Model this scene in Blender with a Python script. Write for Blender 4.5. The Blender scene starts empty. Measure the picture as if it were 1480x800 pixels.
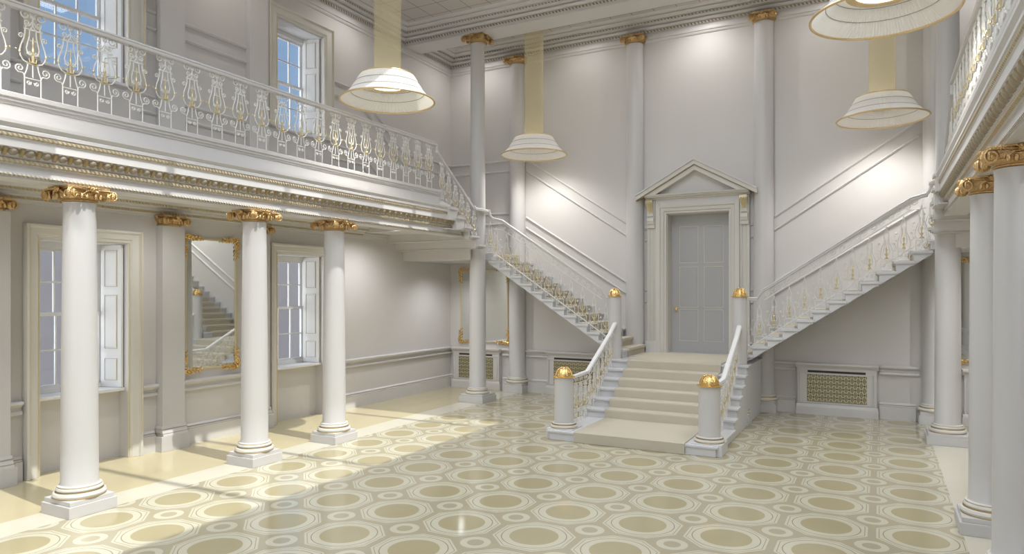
import bpy, math, random
from mathutils import Vector
random.seed(7)
S = bpy.context.scene
COL = S.collection
PI = math.pi
AX = -3.28            # centre line of the hall (x); left wall -9.25, right wall mirrored
AXG = -3.255         # mirror axis of the two galleries and side walls
XL, XR = -9.25, 2.74  # side walls
YB, YF = 14.2, -2.6   # back wall, front wall (behind the camera)
ZC = 8.0

# ------------------------------------------------------------------ camera
cam = bpy.data.cameras.new('camera'); co = bpy.data.objects.new('camera', cam); COL.objects.link(co)
cam.sensor_fit = 'HORIZONTAL'; cam.sensor_width = 36.0; cam.lens = 36.0 * 1000.0 / 1480.0
cam.shift_x = 0.0; cam.shift_y = 21.0 / 1480.0
cam.clip_start = 0.05; cam.clip_end = 200
co.location = (0, 0, 2.3)
co.rotation_euler = (PI / 2, 0, math.atan(0.532))
S.camera = co
# ------------------------------------------------------------------ view
S.view_settings.view_transform = 'Standard'; S.view_settings.look = 'None'
S.view_settings.gamma = 1.0; S.view_settings.use_curve_mapping = False
S.view_settings.exposure = 0.0
# ------------------------------------------------------------------ sky
w = bpy.data.worlds.new('sky'); S.world = w; w.use_nodes = True
nt = w.node_tree; nt.nodes.clear()
tc = nt.nodes.new('ShaderNodeTexCoord'); sx = nt.nodes.new('ShaderNodeSeparateXYZ')
rp = nt.nodes.new('ShaderNodeValToRGB'); bg = nt.nodes.new('ShaderNodeBackground'); wo = nt.nodes.new('ShaderNodeOutputWorld')
nt.links.new(tc.outputs['Generated'], sx.inputs[0]); nt.links.new(sx.outputs['Z'], rp.inputs[0])
nt.links.new(rp.outputs[0], bg.inputs[0]); nt.links.new(bg.outputs[0], wo.inputs[0])
e = rp.color_ramp.elements
e[0].position = 0.02; e[0].color = (0.33, 0.315, 0.345, 1)
e[1].position = 0.75; e[1].color = (0.17, 0.33, 0.60, 1)
for p, c in ((0.14, (0.40, 0.41, 0.47, 1)), (0.24, (0.30, 0.42, 0.61, 1)), (0.42, (0.23, 0.38, 0.62, 1))):
    k = e.new(p); k.color = c
bg.inputs[1].default_value = 1.0
# ------------------------------------------------------------------ sun, daylight and added fill lights
def light(name, kind, loc, energy, color=(1, 1, 1), rot=(0, 0, 0), size=None, size_y=None, **kw):
    l = bpy.data.lights.new(name, kind); o = bpy.data.objects.new(name, l); COL.objects.link(o)
    l.energy = energy; l.color = color; o.location = loc; o.rotation_euler = rot
    if kind == 'AREA':
        l.size = size
        if size_y: l.shape = 'RECTANGLE'; l.size_y = size_y
    for k, v in kw.items(): setattr(l, k, v)
    return o
sun = light('sun', 'SUN', (0, 0, 20), 4.3, (1.0, 0.955, 0.88), angle=math.radians(0.6))
sun.rotation_euler = Vector((-1, 0.10, -1.75)).to_track_quat('-Z', 'Y').to_euler()
light('skylight_daylight', 'AREA', (-2.92, 4.3, 9.3), 690, (0.97, 0.98, 1.0), (0, 0, 0), 3.6, 11.5)
light('front_fill', 'AREA', (AX, YF - 1.2, 4.0), 225, (1.0, 0.99, 0.98), (PI / 2, 0, 0), 9.0, 6.0)  # fill lamp added outside the unseen front wall to brighten the hall
for yy in (5.40, 9.23):      # daylight falling slantwise through the left windows on to the shutters
    for zz, en in ((2.0, 70), (6.1, 70)):
        o = light('window_daylight', 'AREA', (XL - 1.75, yy - 1.75, zz), en, (0.93, 0.96, 1.0), (0, 0, 0), 1.1, 1.9)
        o.rotation_euler = Vector((1.0, 1.0, 0)).to_track_quat('-Z', 'Y').to_euler()
for sx_ in (-8.25, 1.69):
    for yy, zz, en in ((3.0, 3.64, 75), (6.0, 3.64, 70), (10.6, 3.62, 150), (13.1, 2.94, 90)):
        light('gallery_fill_spot', 'SPOT', (sx_, yy, zz), en, (0.97, 0.98, 1.0), spot_size=math.radians(150), spot_blend=1.0, shadow_soft_size=0.03)  # unseen spots without fittings, added to brighten the aisles under the galleries

for xx, yy, en in ((-8.3, 13.45, 55), (-5.7, 13.45, 34), (-3.1, 13.45, 80), (-0.9, 13.45, 34), (1.5, 13.45, 45), (-8.5, 4.6, 34), (-8.5, 7.4, 34), (-8.5, 10.4, 48), (2.0, 7.5, 30), (2.0, 10.4, 30)):
    light('ceiling_fill_spot', 'SPOT', (xx, yy, 7.93), en, (1.0, 0.985, 0.97), spot_size=math.radians(165), spot_blend=1.0, shadow_soft_size=0.03)  # added fill spots, no fittings, brightening the back bay and upper walls

# ------------------------------------------------------------------ materials
def mat(name, col, rough=0.5, metal=0.0, bump=None, var=0.0, coat=0.0, emis=None, estr=0.0, spec=0.5):
    m = bpy.data.materials.new(name); m.use_nodes = True
    n = m.node_tree; b = n.nodes['Principled BSDF']
    b.inputs['Base Color'].default_value = (*col, 1); b.inputs['Roughness'].default_value = rough
    b.inputs['Metallic'].default_value = metal; b.inputs['Coat Weight'].default_value = coat
    b.inputs['Specular IOR Level'].default_value = spec
    if emis: b.inputs['Emission Color'].default_value = (*emis, 1); b.inputs['Emission Strength'].default_value = estr
    t = n.nodes.new('ShaderNodeTexCoord')
    if var:
        no = n.nodes.new('ShaderNodeTexNoise'); no.inputs['Scale'].default_value = 1.7; no.inputs['Detail'].default_value = 4
        mx = n.nodes.new('ShaderNodeMix'); mx.data_type = 'RGBA'
        mx.inputs['A'].default_value = (*[max(0, c * (1 - var)) for c in col], 1)
        mx.inputs['B'].default_value = (*[min(1, c * (1 + var)) for c in col], 1)
        n.links.new(t.outputs['Object'], no.inputs['Vector']); n.links.new(no.outputs['Fac'], mx.inputs['Factor'])
        n.links.new(mx.outputs['Result'], b.inputs['Base Color'])
    if bump:
        no = n.nodes.new('ShaderNodeTexNoise'); no.inputs['Scale'].default_value = bump[0]; no.inputs['Detail'].default_value = 3
        bp = n.nodes.new('ShaderNodeBump'); bp.inputs['Strength'].default_value = bump[1]; bp.inputs['Distance'].default_value = 0.01
        n.links.new(t.outputs['Object'], no.inputs['Vector']); n.links.new(no.outputs['Fac'], bp.inputs['Height'])
        n.links.new(bp.outputs[0], b.inputs['Normal'])
    return m
M = {}
M['wall'] = mat('wall_paint', (0.625, 0.60, 0.58), 0.55, var=0.015)
M['trim'] = mat('trim_paint', (0.64, 0.62, 0.605), 0.42, var=0.01)
M['white'] = mat('white_paint', (0.75, 0.745, 0.74), 0.4)
M['column'] = mat('column_paint', (0.585, 0.57, 0.56), 0.34, var=0.01)
M['stone'] = mat('stair_stone', (0.63, 0.63, 0.64), 0.35, var=0.03)
M['cream'] = mat('cream_paint', (0.64, 0.615, 0.56), 0.42, var=0.02)
M['door'] = mat('door_paint', (0.46, 0.455, 0.455), 0.4)
M['gold'] = mat('gilding', (0.83, 0.58, 0.24), 0.26, 1.0, bump=(60, 0.5))
M['goldcap'] = mat('gilding_capital', (0.66, 0.46, 0.23), 0.34, 1.0, bump=(90, 1.0), var=0.25)
M['palegold'] = mat('pale_gilding', (0.70, 0.60, 0.37), 0.4, 0.5)
M['shutterline'] = mat('shutter_gilt_line', (0.55, 0.46, 0.30), 0.45)
M['dullgold'] = mat('dull_gilding', (0.50, 0.36, 0.18), 0.38, 0.8)
M['creamline'] = mat('cream_line', (0.86, 0.80, 0.62), 0.45)
M['goldline'] = mat('gilt_line', (0.36, 0.28, 0.16), 0.5, 0.2)
M['egg'] = mat('carved_ground', (0.50, 0.46, 0.39), 0.5)
M['iron'] = mat('white_iron', (0.76, 0.75, 0.71), 0.35)
M['carpet'] = mat('carpet_wool', (0.57, 0.52, 0.425), 0.95, bump=(220, 0.5), var=0.04, spec=0.1)
M['mirror'] = mat('mirror_silver', (0.80, 0.82, 0.80), 0.02, 1.0)
M['dark'] = mat('dark_slot', (0.045, 0.035, 0.03), 0.7)
M['wire'] = mat('grey_wire', (0.35, 0.34, 0.32), 0.5)
M['lampdisc'] = mat('lamp_diffuser', (1, 0.97, 0.9), 0.5, emis=(1.0, 0.93, 0.78), estr=3.0)
M['goldring'] = mat('brass_ring', (0.72, 0.55, 0.30), 0.35, 0.55)

def mixmat(name, build):
    m = bpy.data.materials.new(name); m.use_nodes = True; n = m.node_tree; n.nodes.clear()
    o = n.nodes.new('ShaderNodeOutputMaterial'); build(n, o); return m
def _glass(n, o):
    t = n.nodes.new('ShaderNodeBsdfTransparent'); g = n.nodes.new('ShaderNodeBsdfGlossy'); f = n.nodes.new('ShaderNodeMixShader')
    g.inputs['Roughness'].default_value = 0.02; f.inputs[0].default_value = 0.05; t.inputs[0].default_value = (0.96, 0.98, 0.99, 1)
    n.links.new(t.outputs[0], f.inputs[1]); n.links.new(g.outputs[0], f.inputs[2]); n.links.new(f.outputs[0], o.inputs[0])
M['glass'] = mixmat('window_glass', _glass)
def _shade(n, o):
    d = n.nodes.new('ShaderNodeBsdfDiffuse'); t = n.nodes.new('ShaderNodeBsdfTranslucent'); f = n.nodes.new('ShaderNodeMixShader')
    d.inputs[0].default_value = (0.90, 0.89, 0.87, 1); t.inputs[0].default_value = (0.92, 0.88, 0.80, 1); f.inputs[0].default_value = 0.32
    n.links.new(d.outputs[0], f.inputs[1]); n.links.new(t.outputs[0], f.inputs[2]); n.links.new(f.outputs[0], o.inputs[0])
M['shade'] = mixmat('pleated_silk', _shade)
def _ribbon(n, o):
    d = n.nodes.new('ShaderNodeBsdfDiffuse'); tl = n.nodes.new('ShaderNodeBsdfTranslucent'); a = n.nodes.new('ShaderNodeMixShader')
    t = n.nodes.new('ShaderNodeBsdfTransparent'); f = n.nodes.new('ShaderNodeMixShader')
    d.inputs[0].default_value = (0.86, 0.80, 0.60, 1); tl.inputs[0].default_value = (0.88, 0.82, 0.62, 1); a.inputs[0].default_value = 0.5
    t.inputs[0].default_value = (0.98, 0.95, 0.84, 1); f.inputs[0].default_value = 0.26
    n.links.new(d.outputs[0], a.inputs[1]); n.links.new(tl.outputs[0], a.inputs[2])
    n.links.new(t.outputs[0], f.inputs[1]); n.links.new(a.outputs[0], f.inputs[2]); n.links.new(f.outputs[0], o.inputs[0])
M['ribbon'] = mixmat('gold_gauze', _ribbon)

class NT:   # tiny helper for math node chains
    def __init__(s, n): s.n = n
    def m(s, op, a, b=None, c=None):
        k = s.n.nodes.new('ShaderNodeMath'); k.operation = op
        for i, v in enumerate((a, b, c)):
            if v is None: continue
            if isinstance(v, (int, float)): k.inputs[i].default_value = v
            else: s.n.links.new(v, k.inputs[i])
        return k.outputs[0]
def floor_material():
    m = bpy.data.materials.new('inlaid_marble'); m.use_nodes = True; n = m.node_tree; b = n.nodes['Principled BSDF']
    q = NT(n); g = n.nodes.new('ShaderNodeNewGeometry'); s = n.nodes.new('ShaderNodeSeparateXYZ'); n.links.new(g.outputs['Position'], s.inputs[0])
    X, Y = s.outputs['X'], s.outputs['Y']
    P = 0.8025
    def cell(v, c0):
        f = q.m('DIVIDE', q.m('SUBTRACT', v, c0), P)
        return q.m('ABSOLUTE', q.m('MULTIPLY', q.m('SUBTRACT', f, q.m('ROUND', f)), P))
    bx, by = cell(X, -2.075), cell(Y, 7.455)
    sx_, sy_ = cell(X, -2.075 + P / 2), cell(Y, 7.455 + P / 2)
    rb = q.m('SQRT', q.m('ADD', q.m('MULTIPLY', bx, bx), q.m('MULTIPLY', by, by)))
    rs = q.m('SQRT', q.m('ADD', q.m('MULTIPLY', sx_, sx_), q.m('MULTIPLY', sy_, sy_)))
    oc = q.m('MAXIMUM', q.m('MAXIMUM', bx, by), q.m('MULTIPLY', q.m('ADD', bx, by), 0.70711))
    lt = lambda a, v: q.m('LESS_THAN', a, v)
    # 1 where light inlay
    def band(a, lo, hi): return q.m('MULTIPLY', q.m('GREATER_THAN', a, lo), lt(a, hi))
    ring = band(rb, 0.232, 0.302)
    octb = q.m('MULTIPLY', q.m('GREATER_THAN', rb, 0.311), lt(oc, 0.338))
    octc = band(oc, 0.344, 0.366)
    sring = band(rs, 0.078, 0.142)
    light_ = q.m('MINIMUM', q.m('ADD', q.m('ADD', ring, octb), q.m('ADD', octc, sring)), 1.0)
    dark = q.m('ADD', band(rb, 0.302, 0.311), q.m('MULTIPLY', band(oc, 0.338, 0.344), q.m('GREATER_THAN', rb, 0.311)))
    discb = lt(rb, 0.232)
    def rgbmix(f, A, B):
        k = n.nodes.new('ShaderNodeMix'); k.data_type = 'RGBA'
        n.links.new(f, k.inputs['Factor'])
        for nm, v in (('A', A), ('B', B)):
            if isinstance(v, tuple): k.inputs[nm].default_value = (*v, 1)
            else: n.links.new(v, k.inputs[nm])
        return k.outputs['Result']
    bgc, lc, dk, dc = (0.395, 0.355, 0.248), (0.545, 0.512, 0.395), (0.27, 0.24, 0.17), (0.388, 0.338, 0.205)
    c = rgbmix(discb, bgc, dc); c = rgbmix(light_, c, lc); c = rgbmix(dark, c, dk)
    # white borders under the colonnades, sandy aisles beyond
    ax = q.m('ABSOLUTE', q.m('SUBTRACT', X, AX))
    c = rgbmix(q.m('GREATER_THAN', ax, 3.975), c, (0.60, 0.565, 0.465))
    c = rgbmix(q.m('GREATER_THAN', ax, 4.43), c, (0.52, 0.455, 0.29))
    no = n.nodes.new('ShaderNodeTexNoise'); no.inputs['Scale'].default_value = 1.3; no.inputs['Detail'].default_value = 6
    n.links.new(g.outputs['Position'], no.inputs['Vector'])
    f = q.m('ADD', q.m('MULTIPLY', no.outputs['Fac'], 0.16), 0.92)
    vm = n.nodes.new('ShaderNodeVectorMath'); vm.operation = 'SCALE'; n.links.new(c, vm.inputs[0]); n.links.new(f, vm.inputs['Scale'])
    n.links.new(vm.outputs[0], b.inputs['Base Color'])
    b.inputs['Roughness'].default_value = 0.10; b.inputs['Specular IOR Level'].default_value = 0.32
    return m
M['floor'] = floor_material()
def ceiling_material():
    m = mat('coffer_plaster', (0.56, 0.52, 0.49), 0.7); n = m.node_tree; b = n.nodes['Principled BSDF']; q = NT(n)
    g = n.nodes.new('ShaderNodeNewGeometry'); s = n.nodes.new('ShaderNodeSeparateXYZ'); n.links.new(g.outputs['Position'], s.inputs[0])
    def line(v, p):
        f = q.m('FRACT', q.m('DIVIDE', v, p)); return q.m('LESS_THAN', q.m('MINIMUM', f, q.m('SUBTRACT', 1.0, f)), 0.016)
    l = q.m('MAXIMUM', line(q.m('ADD', s.outputs['X'], 8.85 + 9), 0.46), line(q.m('ADD', s.outputs['Y'], 9.0 - 0.12), 0.46))
    k = n.nodes.new('ShaderNodeMix'); k.data_type = 'RGBA'; k.inputs['A'].default_value = (0.58, 0.54, 0.51, 1); k.inputs['B'].default_value = (0.24, 0.21, 0.19, 1)
    n.links.new(l, k.inputs['Factor']); n.links.new(k.outputs['Result'], b.inputs['Base Color'])
    return m
M['ceil'] = ceiling_material()
def beaded(name, base, gold, axis, pitch, duty=0.55, metal=0.6):
    """carved running ornament: gilded beads alternating with painted ground along one axis"""
    m = mat(name, base, 0.4); n = m.node_tree; b = n.nodes['Principled BSDF']; q = NT(n)
    g = n.nodes.new('ShaderNodeNewGeometry'); s = n.nodes.new('ShaderNodeSeparateXYZ'); n.links.new(g.outputs['Position'], s.inputs[0])
    f = q.m('FRACT', q.m('DIVIDE', q.m('ADD', q.m('ADD', s.outputs[axis], 50.0), q.m('MULTIPLY', s.outputs['Z'], 0.6)), pitch))
    l = q.m('LESS_THAN', f, duty)
    k = n.nodes.new('ShaderNodeMix'); k.data_type = 'RGBA'; k.inputs['A'].default_value = (*base, 1); k.inputs['B'].default_value = (*gold, 1)
    n.links.new(l, k.inputs['Factor']); n.links.new(k.outputs['Result'], b.inputs['Base Color'])
    n.links.new(q.m('MULTIPLY', l, metal), b.inputs['Metallic'])
    bp = n.nodes.new('ShaderNodeBump'); bp.inputs['Strength'].default_value = 0.7; bp.inputs['Distance'].default_value = 0.02
    n.links.new(q.m('SINE', q.m('MULTIPLY', f, PI)), bp.inputs['Height']); n.links.new(bp.outputs[0], b.inputs['Normal'])
    return m
M['beadY'] = beaded('gilt_bead_long', (0.48, 0.44, 0.37), (0.52, 0.41, 0.23), 'Y', 0.045)
M['beadYfine'] = beaded('fine_bead_long', (0.60, 0.57, 0.52), (0.36, 0.30, 0.20), 'Y', 0.04, 0.5, 0.2)
M['eggdart'] = beaded('egg_and_dart', (0.33, 0.28, 0.21), (0.36, 0.28, 0.15), 'Y', 0.15, 0.35, 0.4)
M['dentX'] = beaded('dentil_cross', (0.64, 0.60, 0.55), (0.28, 0.22, 0.15), 'X', 0.07, 0.42, 0.2)
M['dentY'] = beaded('dentil_long', (0.64, 0.60, 0.55), (0.28, 0.22, 0.15), 'Y', 0.07, 0.42, 0.2)
def grille_material():
    m = mat('gilt_lattice', (0.36, 0.33, 0.20), 0.4, 0.35); n = m.node_tree; b = n.nodes['Principled BSDF']; q = NT(n)
    g = n.nodes.new('ShaderNodeNewGeometry'); s = n.nodes.new('ShaderNodeSeparateXYZ'); n.links.new(g.outputs['Position'], s.inputs[0])
    X, Z = s.outputs['X'], s.outputs['Z']
    u = q.m('DIVIDE', X, 0.10); v = q.m('DIVIDE', Z, 0.166)
    def near(a): f = q.m('FRACT', q.m('ADD', a, 100.0)); return q.m('MINIMUM', f, q.m('SUBTRACT', 1.0, f))
    a1, a2 = near(q.m('ADD', u, v)), near(q.m('SUBTRACT', u, v))
    line = q.m('LESS_THAN', q.m('MINIMUM', a1, a2), 0.075)
    k1, k2 = near(q.m('ADD', q.m('ADD', u, v), 0.5)), near(q.m('ADD', q.m('SUBTRACT', u, v), 0.5))
    hole = q.m('LESS_THAN', q.m('MAXIMUM', a1, a2), 0.13)
    def rm(f, A, B):
        k = n.nodes.new('ShaderNodeMix'); k.data_type = 'RGBA'; n.links.new(f, k.inputs['Factor'])
        for nm, vv in (('A', A), ('B', B)):
            if isinstance(vv, tuple): k.inputs[nm].default_value = (*vv, 1)
            else: n.links.new(vv, k.inputs[nm])
        return k.outputs['Result']
    c = rm(line, (0.27, 0.24, 0.15), (0.62, 0.57, 0.36)); c = rm(hole, c, (0.02, 0.015, 0.01))
    n.links.new(c, b.inputs['Base Color']); return m
M['grille'] = grille_material()

# ------------------------------------------------------------------ mesh builder
class MB:
    def __init__(s): s.v = []; s.f = []
    def add(s, vs, fs):
        o = len(s.v); s.v += [tuple(p) for p in vs]; s.f += [tuple(i + o for i in f) for f in fs]; return s
    def box(s, x0, x1, y0, y1, z0, z1):
        x0, x1 = sorted((x0, x1)); y0, y1 = sorted((y0, y1)); z0, z1 = sorted((z0, z1))
        return s.add([(x0, y0, z0), (x1, y0, z0), (x1, y1, z0), (x0, y1, z0), (x0, y0, z1), (x1, y0, z1), (x1, y1, z1), (x0, y1, z1)],
                     [(0, 3, 2, 1), (4, 5, 6, 7), (0, 1, 5, 4), (1, 2, 6, 5), (2, 3, 7, 6), (3, 0, 4, 7)])
    def prism(s, pts, axis, a, b):
        """2-D outline extruded; axis 'x': pts=(y,z), 'y': pts=(x,z), 'z': pts=(x,y)"""
        n = len(pts)
        def P(p, t): return (t, p[0], p[1]) if axis == 'x' else (p[0], t, p[1]) if axis == 'y' else (p[0], p[1], t)
        area = sum(pts[i][0] * pts[(i + 1) % n][1] - pts[(i + 1) % n][0] * pts[i][1] for i in range(n))
        if (area < 0) != (axis == 'y'): pts = pts[::-1]
        if a > b: a, b = b, a
        vs = [P(p, a) for p in pts] + [P(p, b) for p in pts]
        return s.add(vs, [tuple(range(n))[::-1], tuple(range(n, 2 * n))] + [(i, (i + 1) % n, n + (i + 1) % n, n + i) for i in range(n)])
    def lathe(s, cx, cy, prof, n=32, caps=True, ymax=None, rmod=None):
        vs = []
        for r, z in prof:
            for i in range(n):
                a = 2 * PI * i / n; rr = r * (rmod(i) if rmod else 1)
                y = cy + rr * math.sin(a)
                if ymax is not None: y = min(y, ymax)
                vs.append((cx + rr * math.cos(a), y, z))
        fs = []
        for k in range(len(prof) - 1):
            for i in range(n):
                j = (i + 1) % n; fs.append((k * n + i, k * n + j, (k + 1) * n + j, (k + 1) * n + i))
        if caps:
            fs.append(tuple(range(n))[::-1]); L = (len(prof) - 1) * n; fs.append(tuple(range(L, L + n)))
        return s.add(vs, fs)
    def tube(s, pts, r, n=5, closed=False, r1=None):
        pts = [Vector(p) for p in pts]; N = len(pts); vs = []; prev = None
        for i, p in enumerate(pts):
            if closed: t = pts[(i + 1) % N] - pts[i - 1]
            else: t = pts[min(i + 1, N - 1)] - pts[max(i - 1, 0)]
            if t.length < 1e-9: t = Vector((0, 0, 1))
            t.normalize()
            if prev is None:
                u = t.cross(Vector((0, 1, 0)));
                if u.length < 0.2: u = t.cross(Vector((1, 0, 0)))
            else: u = prev - t * prev.dot(t)
            u.normalize(); prev = u; v = t.cross(u)
            rr = r if r1 is None else r + (r1 - r) * i / (N - 1)
            for k in range(n):
                a = 2 * PI * k / n; vs.append(p + u * (rr * math.cos(a)) + v * (rr * math.sin(a)))
        fs = []
        for i in range(N if closed else N - 1):
            j = (i + 1) % N
            for k in range(n): fs.append((i * n + k, i * n + (k + 1) % n, j * n + (k + 1) % n, j * n + k))
        if not closed: fs += [tuple(range(n))[::-1], tuple(range((N - 1) * n, N * n))]
        return s.add(vs, fs)
    def ball(s, c, r, n=8, sc=(1, 1, 1)):
        m = max(4, n // 2); vs = [(c[0], c[1], c[2] - r * sc[2])]
        for k in range(1, m):
            b = -PI / 2 + PI * k / m
            for i in range(n):
                a = 2 * PI * i / n
                vs.append((c[0] + r * sc[0] * math.cos(b) * math.cos(a), c[1] + r * sc[1] * math.cos(b) * math.sin(a), c[2] + r * sc[2] * math.sin(b)))
        vs.append((c[0], c[1], c[2] + r * sc[2])); T = len(vs) - 1; fs = []
        for i in range(n):
            j = (i + 1) % n; fs.append((0, 1 + j, 1 + i)); fs.append((T, 1 + (m - 2) * n + i, 1 + (m - 2) * n + j))
            for k in range(m - 2): fs.append((1 + k * n + i, 1 + k * n + j, 1 + (k + 1) * n + j, 1 + (k + 1) * n + i))
        return s.add(vs, fs)
    def sweep(s, path, prof, closed_prof=True):
        """profile (side, up) carried along a 3-D path; up stays vertical, side mitred in plan"""
        P = [Vector(p) for p in path]; N = len(P); n = len(prof); vs = []
        def d(a, b):
            t = Vector((b.x - a.x, b.y - a.y, 0)); return t.normalized() if t.length > 1e-6 else None
        for i, p in enumerate(P):
            a = d(P[i - 1], p) if i else None; b = d(p, P[i + 1]) if i < N - 1 else None
            a = a or b; b = b or a
            na, nb = Vector((-a.y, a.x, 0)), Vector((-b.y, b.x, 0)); m = na + nb; m = m.normalized() if m.length > 1e-6 else na
            k = 1 / max(0.3, m.dot(na))
            for u, v in prof: vs.append((p.x + m.x * u * k, p.y + m.y * u * k, p.z + v))
        fs = [(i * n + j, (i + 1) * n + j, (i + 1) * n + (j + 1) % n, i * n + (j + 1) % n) for i in range(N - 1) for j in range(n if closed_prof else n - 1)]
        if closed_prof: fs += [tuple(range(n)), tuple(range((N - 1) * n, N * n))[::-1]]
        return s.add(vs, fs)
    def ring(s, x0, x1, y0, y1, prof):
        """cornice running round a rectangle, mitred; prof = (inset, z)"""
        vs = []
        for p, z in prof: vs += [(x0 + p, y0 + p, z), (x1 - p, y0 + p, z), (x1 - p, y1 - p, z), (x0 + p, y1 - p, z)]
        return s.add(vs, [(k * 4 + i, k * 4 + (i + 1) % 4, k * 4 + 4 + (i + 1) % 4, k * 4 + 4 + i) for k in range(len(prof) - 1) for i in range(4)])
    def build(s, name, m, parent=None, smooth=False, mirror=False, kind=None, bevel=0.0, ang=40):
        me = bpy.data.meshes.new(name); o = bpy.data.objects.new(name, me); COL.objects.link(o)
        off = Vector((0, 0, 0)); q = parent
        while q is not None: off += q.location; q = q.parent
        vs = s.v; fs = s.f
        if mirror: ax_ = mirror if isinstance(mirror, float) else AX; vs = [(2 * ax_ - x, y, z) for x, y, z in vs]; fs = [f[::-1] for f in fs]
        me.from_pydata([(x - off.x, y - off.y, z - off.z) for x, y, z in vs], [], fs)
        me.materials.append(M[m] if isinstance(m, str) else m)
        if smooth:
            me.polygons.foreach_set('use_smooth', [True] * len(me.polygons)); me.set_sharp_from_angle(angle=math.radians(ang))
        me.update()
        if parent is not None: o.parent = parent
        if bevel:
            b = o.modifiers.new('bevel', 'BEVEL'); b.width = bevel; b.segments = 2; b.limit_method = 'ANGLE'
        if kind: o['kind'] = kind
        return o
GROUPS = {'column': 'round columns under the galleries', 'giant_column': 'tall columns carrying the beam', 'engaged_column': 'engaged columns on the back wall',
          'newel_post': 'newel posts of the central stairs', 'hanging_lamp': 'pleated hanging lamps', 'radiator_cover': 'radiator covers along the back wall',
          'wall_mirror': 'gilt wall mirrors', 'stair_balustrade': 'iron stair balustrades', 'balustrade': 'gallery balustrades', 'gallery': 'side galleries', 'side_staircase': 'side flights of stairs'}
def thing(name, loc, label, cat, group=None):
    o = bpy.data.objects.new(name, None); COL.objects.link(o); o.location = loc; o.empty_display_size = 0.2
    o['label'] = label; o['category'] = cat
    group = group or GROUPS.get(name)
    if group: o['group'] = group
    return o
def mx(x, mirror): return 2 * (mirror if isinstance(mirror, float) else AX) - x if mirror else x
CH = {}
def copy_tree(o, parent=None, kids=None):
    c = o.copy(); COL.objects.link(c)
    if parent is not None: c.parent = parent
    for ch in [x for x in ALLKIDS(o)]: copy_tree(ch, c)
    return c
def ALLKIDS(o): return [x for x in bpy.data.objects if x.parent == o]
def dup(root, loc, label, rz=0.0):
    r = copy_tree(root); r.location = loc; r.rotation_euler = (0, 0, rz); r['label'] = label; return r
def spiral(cx, cz, r0, r1, turns, a0, sgn=1, n=14, y=0.0):
    """curl from radius r0 at angle a0 in to r1; in the xz plane"""
    out = []
    for i in range(n):
        t = i / (n - 1); a = a0 + sgn * 2 * PI * turns * t; r = r0 + (r1 - r0) * t
        out.append((cx + r * math.cos(a), y, cz + r * math.sin(a)))
    return out

# ================================================================== SETTING
MB().box(XL - 0.6, XR + 0.6, YF - 0.2, YB + 0.6, -0.2, 0.0).build('floor', 'floor', kind='structure')
# window data on the side walls: centres, half opening at the wall face, z ranges
WIN_Y = (5.40, 9.23); HW = 0.57
WZ = ((0.0, 2.97, 0.97), (5.17, 7.06, 5.17))     # (opening bottom, top, sill)
def side_wall(name, mir):
    b = MB(); T = 0.52
    holes = [(y - HW, y + HW, z0, z1) for y in WIN_Y for (z0, z1, s_) in WZ]
    ys = sorted({YF, YB + 0.4} | {h[0] for h in holes} | {h[1] for h in holes}); zs = sorted({0.0, 8.3} | {h[2] for h in holes} | {h[3] for h in holes})
    for i in range(len(ys) - 1):
        for j in range(len(zs) - 1):
            yc, zc = (ys[i] + ys[i + 1]) / 2, (zs[j] + zs[j + 1]) / 2
            if any(h[0] < yc < h[1] and h[2] < zc < h[3] for h in holes): continue
            b.box(XL - T, XL, ys[i], ys[i + 1], zs[j], zs[j + 1])
    for y in WIN_Y: b.box(XL - T, XL - 0.16, y - HW, y + HW, 0.0, 0.93)     # panel under the sill
    return b.build(name, 'wall', mirror=mir, kind='structure')
side_wall('wall_left', False); side_wall('wall_right', AXG)
DX0, DX1, DZ0, DZ1 = AX - 0.63, AX + 0.63, 1.03, 3.91
b = MB(); b.box(XL - .5, DX0, YB, YB + 0.4, 0, 8.3).box(DX1, XR + .5, YB, YB + 0.4, 0, 8.3).box(DX0, DX1, YB, YB + 0.4, DZ1, 8.3).box(DX0, DX1, YB, YB + 0.4, 0, DZ0)
b.build('wall_back', 'wall', kind='structure')
b = MB(); b.box(XL, AX - 4.6, YF - 0.3, YF, 0, 8.3).box(AX + 4.6, XR, YF - 0.3, YF, 0, 8.3).box(AX - 4.6, AX + 4.6, YF - 0.3, YF, 7.1, 8.3).box(AX - 4.6, AX + 4.6, YF - 0.3, YF, 0, 0.9)
for k in range(1, 4): b.box(AX - 4.6 + 2.3 * k - 0.2, AX - 4.6 + 2.3 * k + 0.2, YF - 0.3, YF, 0.9, 7.1)  # openings in this unseen wall are made up to let the front fill in
b.build('wall_front', 'wall', kind='structure')
# ceiling with a long rooflight
SX0, SX1, SY0, SY1 = -4.80, -1.26, -2.0, 10.2
b = MB(); b.box(XL, SX0, YF, 12.34, ZC, ZC + 0.12).box(SX1, XR, YF, 12.34, ZC, ZC + 0.12).box(SX0, SX1, SY1, 12.34, ZC, ZC + 0.12).box(SX0, SX1, YF, SY0, ZC, ZC + 0.12)
b.box(XL, XR, 12.8, YB, ZC, ZC + 0.12)
b.build('ceiling', 'ceil', kind='structure')
b = MB()
for yy in (-0.4, 1.4, 4.95, 6.73, 9.67): b.box(SX0, SX1, yy - 0.05, yy + 0.05, ZC, ZC + 0.10)
wr = b.build('window_5', 'white', kind='structure')
MB().box(SX0, SX1, SY0, SY1, ZC + 0.102, ZC + 0.108).build('glass_pane', 'glass', wr)
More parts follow.
